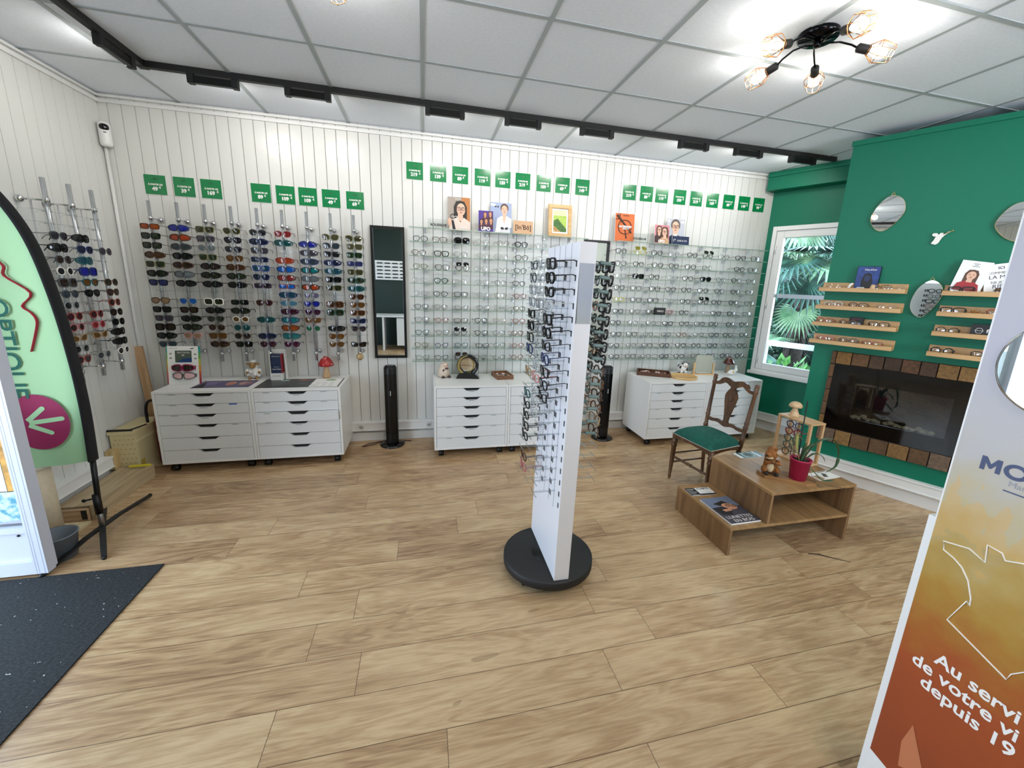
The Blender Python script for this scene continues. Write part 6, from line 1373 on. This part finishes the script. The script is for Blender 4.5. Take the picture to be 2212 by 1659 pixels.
def shrub(loc, r, n, label, m, ls=.07, sq=1., core=True):
    t = thing('shrub', label, 'shrub', loc); b = MB()
    for k in range(n):
        a, e_ = random.uniform(0, 2 * PI), math.asin(random.uniform(-.1, 1)); rr_ = r * random.uniform(.6, 1.05); p = Vector((math.cos(a) * math.cos(e_) * rr_, math.sin(a) * math.cos(e_) * rr_, math.sin(e_) * rr_ * sq + .1)); 
        d = (p.normalized() + Vector((random.uniform(-.7, .7), random.uniform(-.7, .7), random.uniform(-.5, .6)))).normalized(); sd = d.cross(Vector((random.uniform(-1, 1), random.uniform(-1, 1), 1))).normalized(); L_ = ls * random.uniform(.7, 1.4)
        b.add([p, p + d * L_ * .5 + sd * L_ * .28, p + d * L_, p + d * L_ * .5 - sd * L_ * .28], [(0, 1, 2, 3)], m, False)
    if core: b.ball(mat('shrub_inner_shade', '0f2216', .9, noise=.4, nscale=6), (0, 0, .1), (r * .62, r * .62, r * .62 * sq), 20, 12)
    b.build('foliage', t); b = MB()
    for k in range(6): a = k; b.tube(bark, [(0, 0, 0), (r * .3 * math.cos(a), r * .3 * math.sin(a), r * .4 * sq), (r * .7 * math.cos(a), r * .7 * math.sin(a), r * .7 * sq)], [.02, .012, .005], 5)
    b.build('stem', t)
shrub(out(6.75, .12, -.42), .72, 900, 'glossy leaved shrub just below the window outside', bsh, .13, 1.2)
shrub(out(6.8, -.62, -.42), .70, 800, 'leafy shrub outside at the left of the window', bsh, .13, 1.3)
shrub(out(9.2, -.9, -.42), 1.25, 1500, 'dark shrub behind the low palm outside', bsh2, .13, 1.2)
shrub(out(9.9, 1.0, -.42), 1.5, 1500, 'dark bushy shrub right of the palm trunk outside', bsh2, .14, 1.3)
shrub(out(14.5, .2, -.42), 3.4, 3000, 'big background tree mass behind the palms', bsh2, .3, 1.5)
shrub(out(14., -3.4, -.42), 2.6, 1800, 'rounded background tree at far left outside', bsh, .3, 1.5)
t = thing('garden_railing', 'pale blue painted rail crossing outside low in the window', 'railing', tuple(gw(0, -.62, 0)), GA)
b = MB(); b.box(blue_rail, -.2, 1.6, 0, .035, .90, .965); b.build('rail', t, .003)
for x in (-.1, 1.45):
    b = MB(); b.box(blue_rail, x, x + .05, 0.04, .09, -.42, .95); b.build('post', t)

# ------------------------------------------------------------------ daylight and lamps
w = bpy.data.worlds.new('sky'); S.world = w; w.use_nodes = True; nt = w.node_tree; bg = nt.nodes['Background']
tcw = nt.nodes.new('ShaderNodeTexCoord'); spw = nt.nodes.new('ShaderNodeSeparateXYZ'); rw_ = nt.nodes.new('ShaderNodeValToRGB')
rw_.color_ramp.elements[0].position = .45; rw_.color_ramp.elements[0].color = (1.7, 1.85, 2.15, 1); rw_.color_ramp.elements[1].position = .62; rw_.color_ramp.elements[1].color = (.62, .80, 1, 1)
mpw = nt.nodes.new('ShaderNodeMath'); mpw.operation = 'MULTIPLY_ADD'; mpw.inputs[1].default_value = .5; mpw.inputs[2].default_value = .5
nt.links.new(tcw.outputs['Generated'], spw.inputs[0]); nt.links.new(spw.outputs['Z'], mpw.inputs[0]); nt.links.new(mpw.outputs[0], rw_.inputs['Fac']); nt.links.new(rw_.outputs['Color'], bg.inputs['Color'])
bg.inputs['Strength'].default_value = 6.0
def portal(loc, rz, sx, sy, name):
    l = bpy.data.lights.new(name, 'AREA'); l.shape = 'RECTANGLE'; l.size = sx; l.size_y = sy; l.cycles.is_portal = True
    o = bpy.data.objects.new(name, l); COL.objects.link(o); o.location = loc; o.rotation_euler = (PI / 2, 0, rz)
# area lights shine along their local -Z; rotated upright they face +Y before the turn about Z
portal((XL - .06, -2.285, 1.1), -PI / 2, 1.25, 2.2, 'door_portal')
portal((XL - .08, -4.45, 1.55), -PI / 2, 1.7, 1.3, 'side_window_portal')
portal((3.1, YF - .1, 1.48), 0, 1.3, 1.9, 'shop_window_portal')
g = gw(.455, -.2, 1.45); portal(tuple(g), GA + PI, .7, 1.6, 'garden_window_portal')
S.view_settings.view_transform = 'Standard'; S.view_settings.look = 'None'; S.view_settings.gamma = 1; S.view_settings.use_curve_mapping = False
S.view_settings.exposure = 0.46
S.cycles.max_bounces = 8; S.cycles.diffuse_bounces = 4; S.cycles.glossy_bounces = 4; S.cycles.transparent_max_bounces = 24; S.cycles.transmission_bounces = 4
S.cycles.caustics_reflective = False; S.cycles.caustics_refractive = False; S.cycles.sample_clamp_indirect = 4; S.cycles.use_denoising = True
for k, v in LABELS.items():
    if len(v) > 1: print('DUPLICATE LABEL', k, v)
    if not 4 <= len(k.split()) <= 16: print('LABEL LENGTH', len(k.split()), k)
